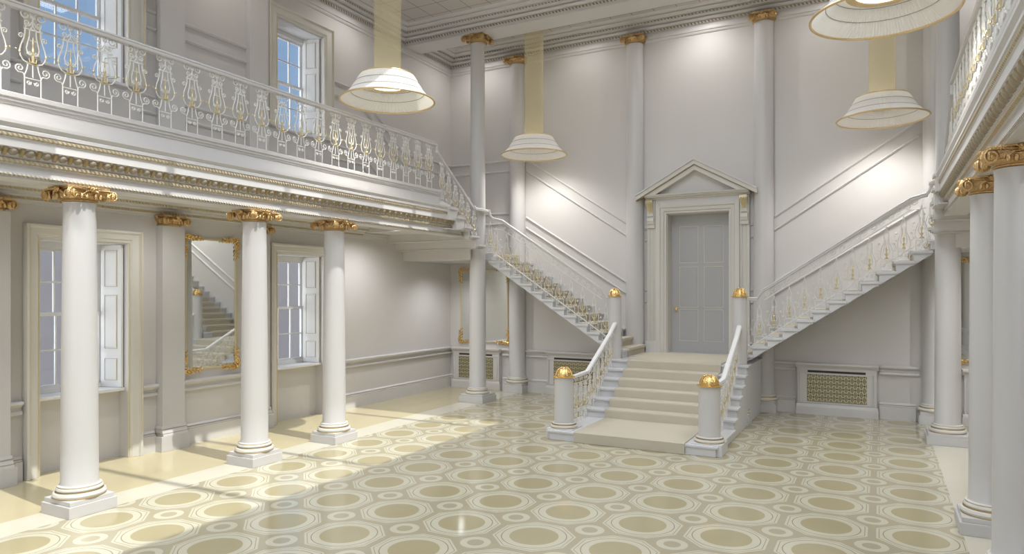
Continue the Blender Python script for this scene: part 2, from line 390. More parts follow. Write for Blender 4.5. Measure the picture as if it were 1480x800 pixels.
# ------------------------------------------------------------------ beam and cornices
bt = thing('ceiling_beam', (AX, 12.5, 7.66), 'deep white moulded ceiling beam carried by the two tallest columns', 'beam')
MB().box(XL, XR, 12.34, 12.8, 7.66, ZC + 0.1).build('beam_body', 'trim', bt)
cor = [(0.0, 7.66), (0.035, 7.662), (0.035, 7.70), (0.02, 7.705), (0.05, 7.72), (0.05, 7.765), (0.035, 7.768), (0.09, 7.775), (0.11, 7.80), (0.11, 7.825), (0.08, 7.828), (0.08, 7.84), (0.215, 7.845), (0.215, 7.90), (0.20, 7.903), (0.24, 7.905), (0.27, 7.925), (0.32, 7.94), (0.32, 7.955), (0.30, 7.957), (0.36, 7.97), (0.39, 7.985), (0.40, 7.998), (0.42, 8.0)]
k = 0
for y0, y1, n_ in ((YF, 12.34, 1), (12.8, YB, 2)):
    c = MB().ring(XL, XR, y0, y1, cor).build('trim_%d' % n_, 'trim', kind='structure')
    a = MB().ring(XL, XR, y0, y1, [(0.052, 7.718), (0.058, 7.722), (0.058, 7.758), (0.052, 7.762)]); X_ = a
    # dentil bands split by direction so the carved rhythm runs along each wall
    for nm, mm, fl in (('dentil_course', 'dentX', 0), ('dentil_course', 'dentY', 1)):
        d = MB(); idx = [(0, 2) if fl == 0 else (1, 3)][0]
        for kk in range(3):
            for i in idx:
                vs = [X_.v[kk * 4 + i], X_.v[kk * 4 + (i + 1) % 4], X_.v[kk * 4 + 4 + (i + 1) % 4], X_.v[kk * 4 + 4 + i]]; d.add(vs, [(0, 1, 2, 3)])
        d.build(nm, mm, c)
    a2 = MB().ring(XL, XR, y0, y1, [(0.217, 7.862), (0.222, 7.866), (0.222, 7.886), (0.217, 7.889)])
    for mm, idx in (('dentX', (0, 2)), ('dentY', (1, 3))):
        d = MB()
        for kk in range(3):
            for i in idx:
                vs = [a2.v[kk * 4 + i], a2.v[kk * 4 + (i + 1) % 4], a2.v[kk * 4 + 4 + (i + 1) % 4], a2.v[kk * 4 + 4 + i]]; d.add(vs, [(0, 1, 2, 3)])
        d.build('bead_course', mm, c)
b = MB().ring(XL, XR, YF, YB, [(0.0, 7.52), (0.02, 7.53), (0.035, 7.555), (0.035, 7.575), (0.055, 7.58), (0.06, 7.60), (0.06, 7.655), (0.0, 7.66)])
b.build('trim_3', 'trim', kind='structure')

# ------------------------------------------------------------------ skirtings and dado rails on the lower walls
def strip_y(b, x, segs, prof):     # runs along y on the left wall; prof = (projection, z)
    for y0, y1 in segs:
        pts = [(x + p, z) for p, z in prof] + [(x - 0.01, prof[-1][1]), (x - 0.01, prof[0][1])]
        b.prism(pts, 'y', y0, y1)
def strip_x(b, y, segs, prof):
    for x0, x1 in segs:
        pts = [(y - p, z) for p, z in prof] + [(y + 0.01, prof[-1][1]), (y + 0.01, prof[0][1])]
        b.prism(pts, 'x', x0, x1)
SK = [(0.055, 0.0), (0.055, 0.235), (0.045, 0.245), (0.03, 0.25), (0.03, 0.262), (0.04, 0.27), (0.03, 0.285), (0.012, 0.30)]
SKG = [[(0.0565, 0.236), (0.0565, 0.240)], [(0.041, 0.268), (0.041, 0.272)]]
DR = [(0.02, 0.80), (0.045, 0.803), (0.05, 0.82), (0.045, 0.845), (0.022, 0.855), (0.022, 0.895), (0.045, 0.90), (0.065, 0.92), (0.085, 0.93), (0.09, 0.955), (0.07, 0.967), (0.02, 0.972)]
PIL_Y = (4.27, 6.60, 8.22)
def segs_left(pw, aw):
    cuts = sorted([(y - pw, y + pw) for y in PIL_Y] + [(y - aw, y + aw) for y in WIN_Y]); out = []; y = YF
    for a, c in cuts:
        if a > y + 0.01: out.append((y, a))
        y = max(y, c)
    out.append((y, YB)); return out
for mir, nm in ((False, 'left'), (AXG, 'right')):
    b = MB(); strip_y(b, XL, segs_left(0.22, 0.77), SK); sk = b.build('baseboard_' + nm, 'trim', mirror=mir, kind='structure')
    g = MB(); [strip_y(g, XL, segs_left(0.22, 0.77), p) for p in SKG]; g.build('gilt_line', 'goldline', sk, mirror=mir)
    b = MB(); strip_y(b, XL, segs_left(0.185, 0.77), DR); b.build('trim_%d' % (5 if mir else 4), 'trim', mirror=mir, kind='structure')
RADS = [(-9.13, -7.80), (-6.63, -5.30), (-1.41, -0.02), (1.24, 2.57)]
b = MB(); g = MB()
bs = [(XL, -9.14), (-7.79, -7.62), (-7.12, -6.64), (-5.29, AX - 1.29), (AX + 1.29, -1.42), (-0.01, 0.56), (1.06, 1.23), (2.58, XR)]
strip_x(b, YB, bs, SK); [strip_x(g, YB, bs, p) for p in SKG]
sk = b.build('baseboard_back', 'trim', kind='structure'); g.build('gilt_line', 'goldline', sk)
b = MB(); strip_x(b, YB, [(XL, -9.14), (-7.79, -7.57), (-7.17, -6.64), (-5.29, -4.76), (-1.8, -1.42), (-0.01, 0.61), (1.01, 1.23), (2.58, XR)], DR)
b.build('trim_6', 'trim', kind='structure')
# raised wall mouldings: pairs of ribs following the stairs and galleries
def rib_path(b, pts, face):   # half-round rib: face 'L' left wall (pts = y,z), 'B' back wall (pts = x,z)
    w_ = 0.022
    for (a0, z0), (a1, z1) in zip(pts[:-1], pts[1:]):
        prof = [(-0.030, 0.0), (-0.030, 0.016), (-0.018, 0.034), (0.0, 0.042), (0.014, 0.034), (0.024, 0.012), (0.026, 0.0)]
        L = [];
        for (a, z) in ((a0, z0), (a1, z1)):
            for u, p in prof:
                L.append((XL + p, a, z + u) if face == 'L' else (a, YB - p, z + u))
        n = len(prof); b.add(L, [(j, j + 1, n + j + 1, n + j) for j in range(n - 1)] + [tuple(range(n)), tuple(range(n, 2 * n))])
for mir, nn in ((False, 7), (True, 8)):
    b = MB()
    for dz in (1.02, 0.78, 2.24, 2.00):
        hi, lo = 4.08 + dz, 3.10 + dz
        cuts = [y for y in ((YF, 4.05), (4.49, 4.63), (6.17, 6.40), (6.82, 8.02), (8.42, 8.46), (10.0, 10.9))]
        for y0, y1 in cuts:
            rib_path(b, [(y0, hi), (y1, hi)], 'L')
        rib_path(b, [(10.9, hi), (12.25, lo), (YB, lo)], 'L')
        rib_path(b, [(XL, lo), (-7.56, lo)], 'B')
        # sloping beside the flight
        zz = (lambda X: 3.74 + 0.655 * (-4.72 - X) + (dz - 2.24) * 1.08) if dz > 1.5 else (lambda X: (4.02 - 0.627 * (X + 7.17)) + (dz - 1.02))
        rib_path(b, [(-7.17, zz(-7.17) - 0.02), (-4.76, zz(-4.76) - 0.02)], 'B')
        rib_path(b, [(-4.37, 1.03 + dz + (0.35 if dz > 1.5 else 0.28)), (AX - 1.03, 1.03 + dz + (0.35 if dz > 1.5 else 0.28))], 'B')
    b.build('trim_%d' % nn, 'trim', mirror=mir, kind='structure', smooth=True)

# ------------------------------------------------------------------ windows
def window(idx, y, low, mir):
    z0, z1, zs = WZ[0] if low else WZ[1]
    X = XL; yo = 0.75 if low else 0.79; zt = 3.13 if low else 7.25; F = XL - 0.35; hs = 0.46
    f = MB()     # moulded architrave
    for s_ in (-1, 1):
        f.prism([(X, y + s_ * HW), (X + 0.05, y + s_ * HW), (X + 0.055, y + s_ * (HW + 0.03)), (X + 0.075, y + s_ * (HW + 0.05)), (X + 0.085, y + s_ * (yo - 0.05)), (X + 0.115, y + s_ * (yo - 0.035)), (X + 0.115, y + s_ * yo), (X, y + s_ * yo)], 'z', 0.0 if low else zs - 0.02, zt)
    f.prism([(X, z1), (X + 0.05, z1), (X + 0.055, z1 + 0.03), (X + 0.075, z1 + 0.045), (X + 0.085, zt - 0.045), (X + 0.116, zt - 0.03), (X + 0.116, zt + .001), (X, zt + .001)], 'y', y - yo - .0015, y + yo + .0015)
    root = f.build('window_%d' % idx, 'cream', mirror=mir, kind='structure', bevel=0.004)
    g = MB()
    for s_ in (-1, 1): g.box(X + 0.05, X + 0.058, y + s_ * (HW + 0.008), y + s_ * (HW + 0.02), 0.0 if low else zs, z1); g.box(X + 0.112, X + 0.118, y + s_ * (yo - 0.036), y + s_ * (yo - 0.028), 0.3 if low else zs, zt)
    g.build('gilt_line', 'palegold', root, mirror=mir)
    sl = MB(); sl.box(F - 0.05, X - (0.02 if low else -0.06), y - HW, y + HW, zs - 0.045, zs); sl.build('window_sill', 'white', root, mirror=mir, bevel=0.01)
    # reveal lining
    rv = MB(); rv.box(F, X, y - HW, y + HW, z1 - 0.02, z1)
    rv.build('head_lining', 'white', root, mirror=mir)
    # sash box and sashes
    zb, zm = zs + 0.11, (2.0 if low else 6.11)
    ztop = z1 - 0.10
    sb = MB()
    for s_ in (-1, 1): sb.box(F - 0.12, F, y + s_ * hs, y + s_ * HW, zs, z1)
    sb.box(F - 0.118, F - .002, y - hs - .01, y + hs + .01, ztop, z1 - 0.022); sb.box(F - 0.118, F - 0.002, y - hs - .01, y + hs + .01, zs + .002, zb - 0.05)
    sb.build('sash_box', 'white', root, mirror=mir)
    for nm, a0, a1, off in (('lower_sash', zb - 0.05, zm + 0.02, 0.03), ('upper_sash', zm - 0.02, ztop, 0.07)):
        s = MB(); x0, x1 = F - off - 0.035, F - off
        for s_ in (-1, 1): s.box(x0, x1, y + s_ * (hs - 0.045), y + s_ * hs, a0, a1)
        s.box(x0 + .001, x1 + .001, y - hs + .002, y + hs - .002, a0 - .001, a0 + 0.045); s.box(x0 + .001, x1 + .001, y - hs + .002, y + hs - .002, a1 - 0.04, a1 + .001)
        for k in (-1, 1): s.box(x0 + 0.008, x1 - .002, y + k * 0.15 - 0.01, y + k * 0.15 + 0.01, a0 + .01, a1 - .01)
        s.box(x0 + 0.010, x1 - .004, y - hs + .01, y + hs - .01, (a0 + a1) / 2 - 0.01, (a0 + a1) / 2 + 0.01)
        o = s.build(nm, 'white', root, mirror=mir)
        MB().box(x0 + 0.014, x0 + 0.018, y - hs + 0.02, y + hs - 0.02, a0 + 0.02, a1 - 0.02).build('glass_pane', 'glass', o, mirror=mir)
    # panelled shutters in the splayed reveals
    for s_ in (-1, 1):
        ya, yb2 = y + s_ * hs, y + s_ * (HW - 0.012)
        def pt(t, d): # t 0..1 across reveal, d depth inward
            xx = F + (X - 0.05 - F) * t; yy = ya + (yb2 - ya) * t; return (xx, yy - s_ * d)
        sh = MB(); sh.prism([pt(0, 0), pt(0, 0.03), pt(1, 0.03), pt(1, 0)], 'z', zs + 0.005, z1 - 0.025)
        so = sh.build('shutter', 'white', root, mirror=mir)
        H = z1 - zs; pn = MB(); ln = MB()
        for (u0, u1) in ((0.05, 0.20), (0.27, 0.64), (0.70, 0.95)):
            za, zb2 = zs + H * u0, zs + H * u1
            pn.prism([pt(0.24, 0.03), pt(0.24, 0.036), pt(0.78, 0.036), pt(0.78, 0.03)], 'z', za + 0.02, zb2 - 0.02)
            for zz in (za, zb2): ln.prism([pt(0.2, 0.03), pt(0.2, 0.037), pt(0.82, 0.037), pt(0.82, 0.03)], 'z', zz - 0.003, zz + 0.003)
            for t in (0.2, 0.8): ln.prism([pt(t, 0.03), pt(t, 0.037), pt(t + 0.012, 0.0365), pt(t + 0.012, 0.03)], 'z', za, zb2)
        pn.build('shutter_panel', 'white', so, mirror=mir, bevel=0.003); ln.build('gilt_line', 'shutterline', so, mirror=mir)
    return root
window(1, WIN_Y[0], True, False); window(2, WIN_Y[1], True, False); window(3, WIN_Y[0], False, False); window(4, WIN_Y[1], False, False)
window(6, WIN_Y[0], True, AXG); window(7, WIN_Y[1], True, AXG); window(8, WIN_Y[0], False, AXG); window(9, WIN_Y[1], False, AXG)

# ------------------------------------------------------------------ door
dr = MB()
hw = 0.63; ho = 0.84
for s_ in (-1, 1):
    dr.prism([(AX + s_ * hw, YB), (AX + s_ * hw, YB - 0.05), (AX + s_ * (hw + .04), YB - 0.055), (AX + s_ * (hw + .05), YB - 0.08), (AX + s_ * (hw + .11), YB - 0.085), (AX + s_ * (hw + .12), YB - 0.11), (AX + s_ * ho, YB - 0.12), (AX + s_ * ho, YB)], 'z', DZ0, 4.12)
    dr.prism([(AX + s_ * ho, YB), (AX + s_ * ho, YB - 0.075), (AX + s_ * (ho + .05), YB - .075), (AX + s_ * (ho + .055), YB - .06), (AX + s_ * (ho + .13), YB - .06), (AX + s_ * (ho + .135), YB - .075), (AX + s_ * (ho + .19), YB - .075), (AX + s_ * (ho + .19), YB)], 'z', DZ0, 4.2)
dr.prism([(YB, DZ1), (YB - 0.05, DZ1), (YB - 0.055, DZ1 + .04), (YB - 0.08, DZ1 + .05), (YB - 0.085, DZ1 + .11), (YB - 0.11, DZ1 + .12), (YB - 0.12, DZ1 + .16), (YB, DZ1 + .16)], 'x', AX - ho, AX + ho)
door = dr.build('door_1', 'cream', kind='structure', bevel=0.004)
pb = MB(); [pb.box(AX + s_ * (ho - 0.04), AX + s_ * (ho + 0.21), YB - 0.13, YB, DZ0, DZ0 + 0.24) for s_ in (-1, 1)]; pb.build('plinth_block', 'trim', door, bevel=0.006)
fr = MB().box(AX - ho - 0.0, AX + ho + 0.0, YB - 0.10, YB, 4.07, 4.20); fr.build('frieze', 'trim', door)
# cornice and pediment
PZ = 4.20
pc = MB(); pc.prism([(YB, PZ), (YB - .12, PZ), (YB - .15, PZ + .03), (YB - .22, PZ + .035), (YB - .23, PZ + .06), (YB - .27, PZ + .065), (YB - .28, PZ + .09), (YB, PZ + .09)], 'x', AX - 1.04, AX + 1.04)
ped = pc.build('pediment', 'cream', door, bevel=0.003)
APX, APZ, HALF = AX, 4.96, 1.20
def rake(b, off0, off1, proj, zb=0.0):
    sl = (APZ - 4.30) / HALF
    for s_ in (-1, 1):
        vs = [(AX + s_ * (HALF - off0 / sl * 0.0), 4.30 - off0), (AX, APZ - off0), (AX, APZ - off1), (AX + s_ * HALF, 4.30 - off1)]
        if s_ > 0: vs = vs[::-1]
        b.prism(vs, 'y', YB - proj, YB)
b = MB(); rake(b, 0.0, 0.03, 0.36); b.build('pediment_rake', 'trim', ped)
b = MB(); rake(b, 0.03, 0.115, 0.33); b.build('pediment_rake', 'cream', ped)
b = MB(); rake(b, 0.115, 0.128, 0.29); b.build('gilt_line', 'goldline', ped)
b = MB()
for s_ in (-1, 1):
    b.prism([(AX + s_ * 0.99, 4.29), (AX, 4.835), (AX, 4.735), (AX + s_ * 0.80, 4.29)][::(1 if s_ < 0 else -1)], 'y', YB - 0.27, YB)
b.build('pediment_rake', 'cream', ped)
MB().prism([(AX - 0.98, 4.28), (AX + 0.98, 4.28), (AX, 4.82)], 'y', YB - 0.12, YB).build('tympanum', 'wall', ped)
for s_ in (-1, 1):
    cx = AX + s_ * (ho + 0.095); b = MB()
    b.box(cx - .085, cx + .085, YB - 0.12, YB - 0.05, 3.62, 4.19)
    b.prism([(YB - .12, 4.18), (YB - .24, 4.17), (YB - .25, 4.10), (YB - .19, 4.02), (YB - .15, 3.92), (YB - .15, 3.86), (YB - .12, 3.86)], 'x', cx - 0.06, cx + 0.06)
    b.prism([(YB - .12, 3.84), (YB - .17, 3.83), (YB - .18, 3.76), (YB - .15, 3.70), (YB - .12, 3.68)], 'x', cx - 0.07, cx + 0.07)
    br = b.build('bracket', 'cream', door, bevel=0.006)
    l = MB()
    for i in range(5):
        u = -0.055 + i * 0.0275; l.tube([(cx + u, YB - .245, 4.175), (cx + u * 1.1, YB - .265, 4.12), (cx + u * 0.8, YB - .215, 4.03), (cx + u * .3, YB - .165, 3.93)], 0.017, 6, r1=0.006)
    l.build('acanthus_leaf', 'palegold', br, smooth=True)
# leaf, jambs, handle
j = MB(); j.box(DX0 - .0, DX0 + .012, YB, YB + .36, DZ0, DZ1).box(DX1 - .012, DX1, YB, YB + .36, DZ0, DZ1).box(DX0, DX1, YB, YB + .36, DZ1 - .012, DZ1); j.build('jamb_lining', 'cream', door)
lf = MB().box(DX0, DX1, YB + 0.33, YB + 0.38, DZ0, DZ1).build('door_leaf', 'door', door)
pn = MB(); gl = MB()
for x0, x1 in ((AX - .45, AX - .06), (AX + .06, AX + .45)):
    for z0, z1 in ((1.27, 1.93), (1.97, 2.82), (2.90, 3.66)):
        pn.box(x0 + .03, x1 - .03, YB + .325, YB + .33, z0 + .03, z1 - .03)
        for a in ((x0, x1, z0, z0 + .006), (x0, x1, z1 - .006, z1), (x0, x0 + .006, z0, z1), (x1 - .006, x1, z0, z1)): gl.box(a[0], a[1], YB + .322, YB + .33, a[2], a[3])
pn.build('door_panel', 'door', lf, bevel=0.003); gl.build('gilt_line', 'creamline', lf)
h = MB(); h.lathe(0, 0, [(0.012, 0), (0.012, 0.04), (0.03, 0.055), (0.032, 0.075), (0.015, 0.09)], 12)
h.v = [(AX - .52 + x, YB + .33 - z, 1.93 + y) for x, y, z in h.v]; h.ball((AX - .52, YB + .325, 1.93), 0.03, 10, (1, .3, 1.4)); h.build('door_handle', 'gold', lf, smooth=True)

# ================================================================== COLUMNS
def volute_cap(b, cx, cy, z0, H, hw_, r, thick=0.016, ymax=None, n=22):
    """ionic capital: neck ring, egg band, four corner scrolls on each face, palmette leaves, abacus"""
    sub = MB()
    sub.lathe(cx, cy, [(r * 1.0, z0), (r * 1.12, z0 + .008), (r * 1.12, z0 + .02), (r * 1.02, z0 + .028), (r * 1.05, z0 + .045), (r * 1.28, z0 + H * .5), (r * 1.34, z0 + H * .62), (r * 1.2, z0 + H * .8)], 24)
    R = H * 0.36
    for k in range(4):
        a = PI / 2 * k
        ca, sa = math.cos(a), math.sin(a)
        def tr(p): x, y, z = p; return (cx + x * ca - y * sa, cy + x * sa + y * ca, z)
        for s_ in (-1, 1):
            # corner volutes turn outwards a little
            px, py = s_ * (hw_ - 0.02), -(hw_ - 0.005); zc = z0 + H * .47
            for dy, rr in ((0.0, thick * 0.55), (0.028, thick * 0.8)):
                sp = [tr((px - s_ * 0.02 + s_ * (x) * 0.9, py + dy - abs(x) * .25 + 0.0, z)) for x, _, z in spiral(0, zc, R, 0.008, 1.9, PI / 2, -1, n)]
                sub.tube(sp, rr, 5)
            sub.ball(tr((px - s_ * 0.02, py + .002, zc)), 0.014, 6)
            sub.ball(tr((px - s_ * 0.02, py + .018, zc)), R * .97, 12, (1, .3, 1))
            # band from the volute across to the middle
            sub.tube([tr((px - s_ * .02, py, zc + R)), tr((px * .6, py + .02, z0 + H * .86)), tr((0, py + .035, z0 + H * .80))], thick * .55, 5)
            for q_ in range(2):
                sub.ball(tr((s_ * (0.045 + .05 * q_), py + .03, z0 + H * .38)), 0.022, 6, (1, 1, 1.5))
            # little leaf below the abacus
            sub.tube([tr((s_ * .02, py + .03, z0 + H * .75)), tr((s_ * .06, py + .005, z0 + H * .68)), tr((s_ * .085, py + .02, z0 + H * .5))], 0.014, 5, r1=0.004)
        sub.ball(tr((0, -(hw_ - 0.01), z0 + H * .84)), 0.034, 8, (1.1, .8, 1.0))
        for s_ in (-1, 0, 1): sub.ball(tr((s_ * .02, -(hw_ + 0.012), z0 + H * .88)), 0.015, 6)
    sub.box(cx - hw_ + .05, cx + hw_ - .05, cy - hw_ + .05, cy + hw_ - .05, z0 + H * .42, z0 + H * .91)
    A = hw_ - .02; c_ = 0.035
    oct_ = []
    for sx_, sy_ in ((1, -1), (1, 1), (-1, 1), (-1, -1)):
        if sx_ * sy_ < 0: oct_ += [(cx + sx_ * (A - c_ * (1 if True else 0)), cy + sy_ * A), (cx + sx_ * A, cy + sy_ * (A - c_))]
        else: oct_ += [(cx + sx_ * A, cy + sy_ * (A - c_)), (cx + sx_ * (A - c_), cy + sy_ * A)]
    sub.prism(oct_, 'z', z0 + H * .90, z0 + H)
    if ymax is not None: sub.f = [f for f in sub.f if min(sub.v[i][1] for i in f) < ymax + .03]
    b.v, b.f = b.v + sub.v, b.f + [tuple(i + len(b.v) for i in f) for f in sub.f] if False else (b.f + [tuple(i + len(b.v) - 0 for i in f) for f in sub.f])
    return b
def _merge(b, sub):
    o = len(b.v); b.v += sub.v; b.f += [tuple(i + o for i in f) for f in sub.f]
def cap_mesh(*a, **k):
    b = MB(); s = MB(); volute_cap(s, *a, **k); return s
def torus(b, cx, cy, z, R, r, n=36, m=8, ymax=None):
    vs = []
    for i in range(n):
        a = 2 * PI * i / n
        for j in range(m):
            t = 2 * PI * j / m; rr = R + r * math.cos(t); y = cy + rr * math.sin(a)
            if ymax is not None: y = min(y, ymax)
            vs.append((cx + rr * math.cos(a), y, z + r * math.sin(t)))
    return b.add(vs, [(i * m + j, ((i + 1) % n) * m + j, ((i + 1) % n) * m + (j + 1) % m, i * m + (j + 1) % m) for i in range(n) for j in range(m)])
def make_column(name, loc, label, cat, group, r0, r1, ztop, H, hw_, pl=0.25, ph=0.165, ymax=None, capmat='goldcap', plinth_steps=True):
    t = thing(name, loc, label, cat, group); x, y, _ = loc
    p = MB()
    ym = ymax if ymax is not None else y + pl
    p.box(x - pl, x + pl, y - pl, ym, 0, ph * .72)
    if plinth_steps: p.box(x - pl + .02, x + pl - .02, y - pl + .02, ym - (.02 if ymax is None else 0), ph * .72, ph)
    p.build('plinth', 'column', t, bevel=0.004)
    bs = MB(); torus(bs, x, y, ph + .03, r0 + .045, .03, ymax=ymax); torus(bs, x, y, ph + .085, r0 + .022, .022, ymax=ymax)
    bs.lathe(x, y, [(r0 + .03, ph), (r0 + .03, ph + .12), (r0 + .004, ph + .13)], 36, ymax=ymax)
    bo = bs.build('base_moulding', 'cream', t, smooth=True)
    g = MB(); torus(g, x, y, ph + .006, r0 + .063, .007, ymax=ymax); torus(g, x, y, ph + .06, r0 + .042, .007, ymax=ymax); torus(g, x, y, ph + .110, r0 + .026, .005, ymax=ymax); g.build('gilt_ring', 'dullgold', bo, smooth=True)
    zs_ = ph + .12; zt_ = ztop - H; pr_ = []
    for i in range(9):
        u = i / 8; pr_.append((r0 + (r1 - r0) * (u ** 1.5), zs_ + (zt_ - zs_) * u))
    pr_[0] = (r0 + .012, zs_); pr_.insert(1, (r0, zs_ + .03)); pr_.insert(-1, (r1, zt_ - .05)); pr_[-1] = (r1 + .008, zt_)
    MB().lathe(x, y, pr_, 48, ymax=ymax).build('shaft', 'column', t, smooth=True)
    cap_mesh(x, y, ztop - H, H, hw_, r1, ymax=ymax).build('capital', capmat, t, smooth=True)
    return t
colg = 'round columns under the galleries'
c1 = make_column('column', (-7.45, 4.30, 0), 'white round column with gilt scroll capital in front of the nearest lower window, furthest left', 'column', None, .175, .150, 3.384, .155, .240)
dup(c1, (-7.45, 6.61, 0), 'white round column with gilt scroll capital, second of the left row, right of the tall wall mirror')
dup(c1, (-7.45, 8.15, 0), 'white round column with gilt scroll capital, third of the left row, in front of the second lower window')
c4 = make_column('column', (0.93, 8.03, 0), 'white round column with gilt capital, middle of the right row, half behind the nearest one', 'column', None, .172, .155, 3.384, .155, .240, pl=.265)
dup(c4, (0.93, 6.44, 0), 'white round column with gilt capital, nearest of the right row, cut by the picture edge')
def giant(loc, label):
    return make_column('giant_column', loc, label, 'column', None, .175, .145, 7.66, .17, .24, pl=.29)
giant((-7.48, 12.52, 0), 'tall slender white column rising from floor to beam beside the left flight of stairs')
giant((0.91, 12.42, 0), 'tall white column rising from floor to beam at the head of the right flight')
EC = 14.12
for x, l in ((-7.37, 'white engaged column on the back wall left of the hanging lamp ribbon, behind the left flight'),
             (-4.57, 'white engaged column on the back wall just left of the door pediment'),
             (-1.99, 'white engaged column on the back wall just right of the door pediment'),
             (0.84, 'white engaged column on the back wall beside the tall right column')):
    make_column('engaged_column', (x, EC, 0), l, 'column', None, .19, .175, 7.66, .17, .235, pl=.25, ph=.22, ymax=YB - 0.002)

# pilasters on the side walls
def pilaster(x_unused, y, z0, ztop, low, mir, label):
    w_ = 0.18 if low else 0.2; d = 0.15 if low else 0.10
    t = thing('pilaster', (mx(XL + d / 2, mir), y, z0), label, 'pilaster', 'lower wall pilasters' if low else 'upper wall pilasters')
    top = ztop - (0.15 if low else 0)
    MB().box(XL, XL + d, y - w_, y + w_, z0, top).build('shaft', 'column' if low else 'trim', t, mirror=mir)
    if low:
        bs = MB().box(XL, XL + d + .05, y - w_ - .05, y + w_ + .05, 0, .22); bs.prism([(XL, .22), (XL + d + .05, .22), (XL + d + .035, .26), (XL + d + .02, .30), (XL + d, .36), (XL, .36)], 'y', y - w_ - .02, y + w_ + .02)
        bo = bs.build('base_moulding', 'column', t, mirror=mir, bevel=0.004)
        g = MB(); g.box(XL, XL + d + .040, y - w_ - .038, y + w_ + .038, .255, .260).box(XL, XL + d + .024, y - w_ - .024, y + w_ + .024, .315, .320); g.build('gilt_line', 'goldline', bo, mirror=mir)
        c = cap_mesh(XL + .03, y, ztop - .15, .15, .205, .15, ymax=None); c.f = [f for f in c.f if max(c.v[i][0] for i in f) > XL - .02]
        c.build('capital', 'goldcap', t, smooth=True, mirror=mir)
    return t
nms = ('at the left picture edge', 'between the first window and mirror', 'behind the second left column')
for i, y in enumerate(PIL_Y):
    pilaster(0, y, 0, 3.40, True, False, 'flat lower pilaster with gilt capital ' + nms[i])
nms = ('nearest the left picture edge', 'just right of the first upper window', 'just left of the second upper window')
for i, y in enumerate((4.27, 6.62, 8.22)):
    pilaster(0, y, 4.06, 7.52, False, False, 'plain pilaster above the left gallery, ' + nms[i])

# ================================================================== GALLERIES (balconies)
# profile: |x| of face, z  -> on the left the hall side is towards +x
PF = [(-7.34, 3.385), (-7.32, 3.385), (-7.32, 3.400), (-7.312, 3.404), (-7.305, 3.416), (-7.312, 3.430), (-7.32, 3.434), (-7.32, 3.520), (-7.30, 3.528), (-7.285, 3.545), (-7.29, 3.568), (-7.30, 3.575),
      (-7.285, 3.59), (-7.262, 3.64), (-7.232, 3.665), (-7.225, 3.668), (-7.225, 3.745), (-7.217, 3.755), (-7.212, 3.775), (-7.212, 3.80), (-7.200, 3.808), (-7.200, 3.835), (-7.212, 3.848), (-7.195, 3.872), (-7.185, 3.885), (-7.185, 3.917),
      (-7.33, 3.919), (-7.33, 4.085), (-7.318, 4.092), (-7.312, 4.115), (-7.298, 4.12), (-7.295, 4.145), (-7.28, 4.152), (-7.276, 4.19), (-7.29, 4.20), (-7.44, 4.20)]
def yend(z): return 10.86 if z > 3.918 else 11.20 + (3.88 - z) * 1.0
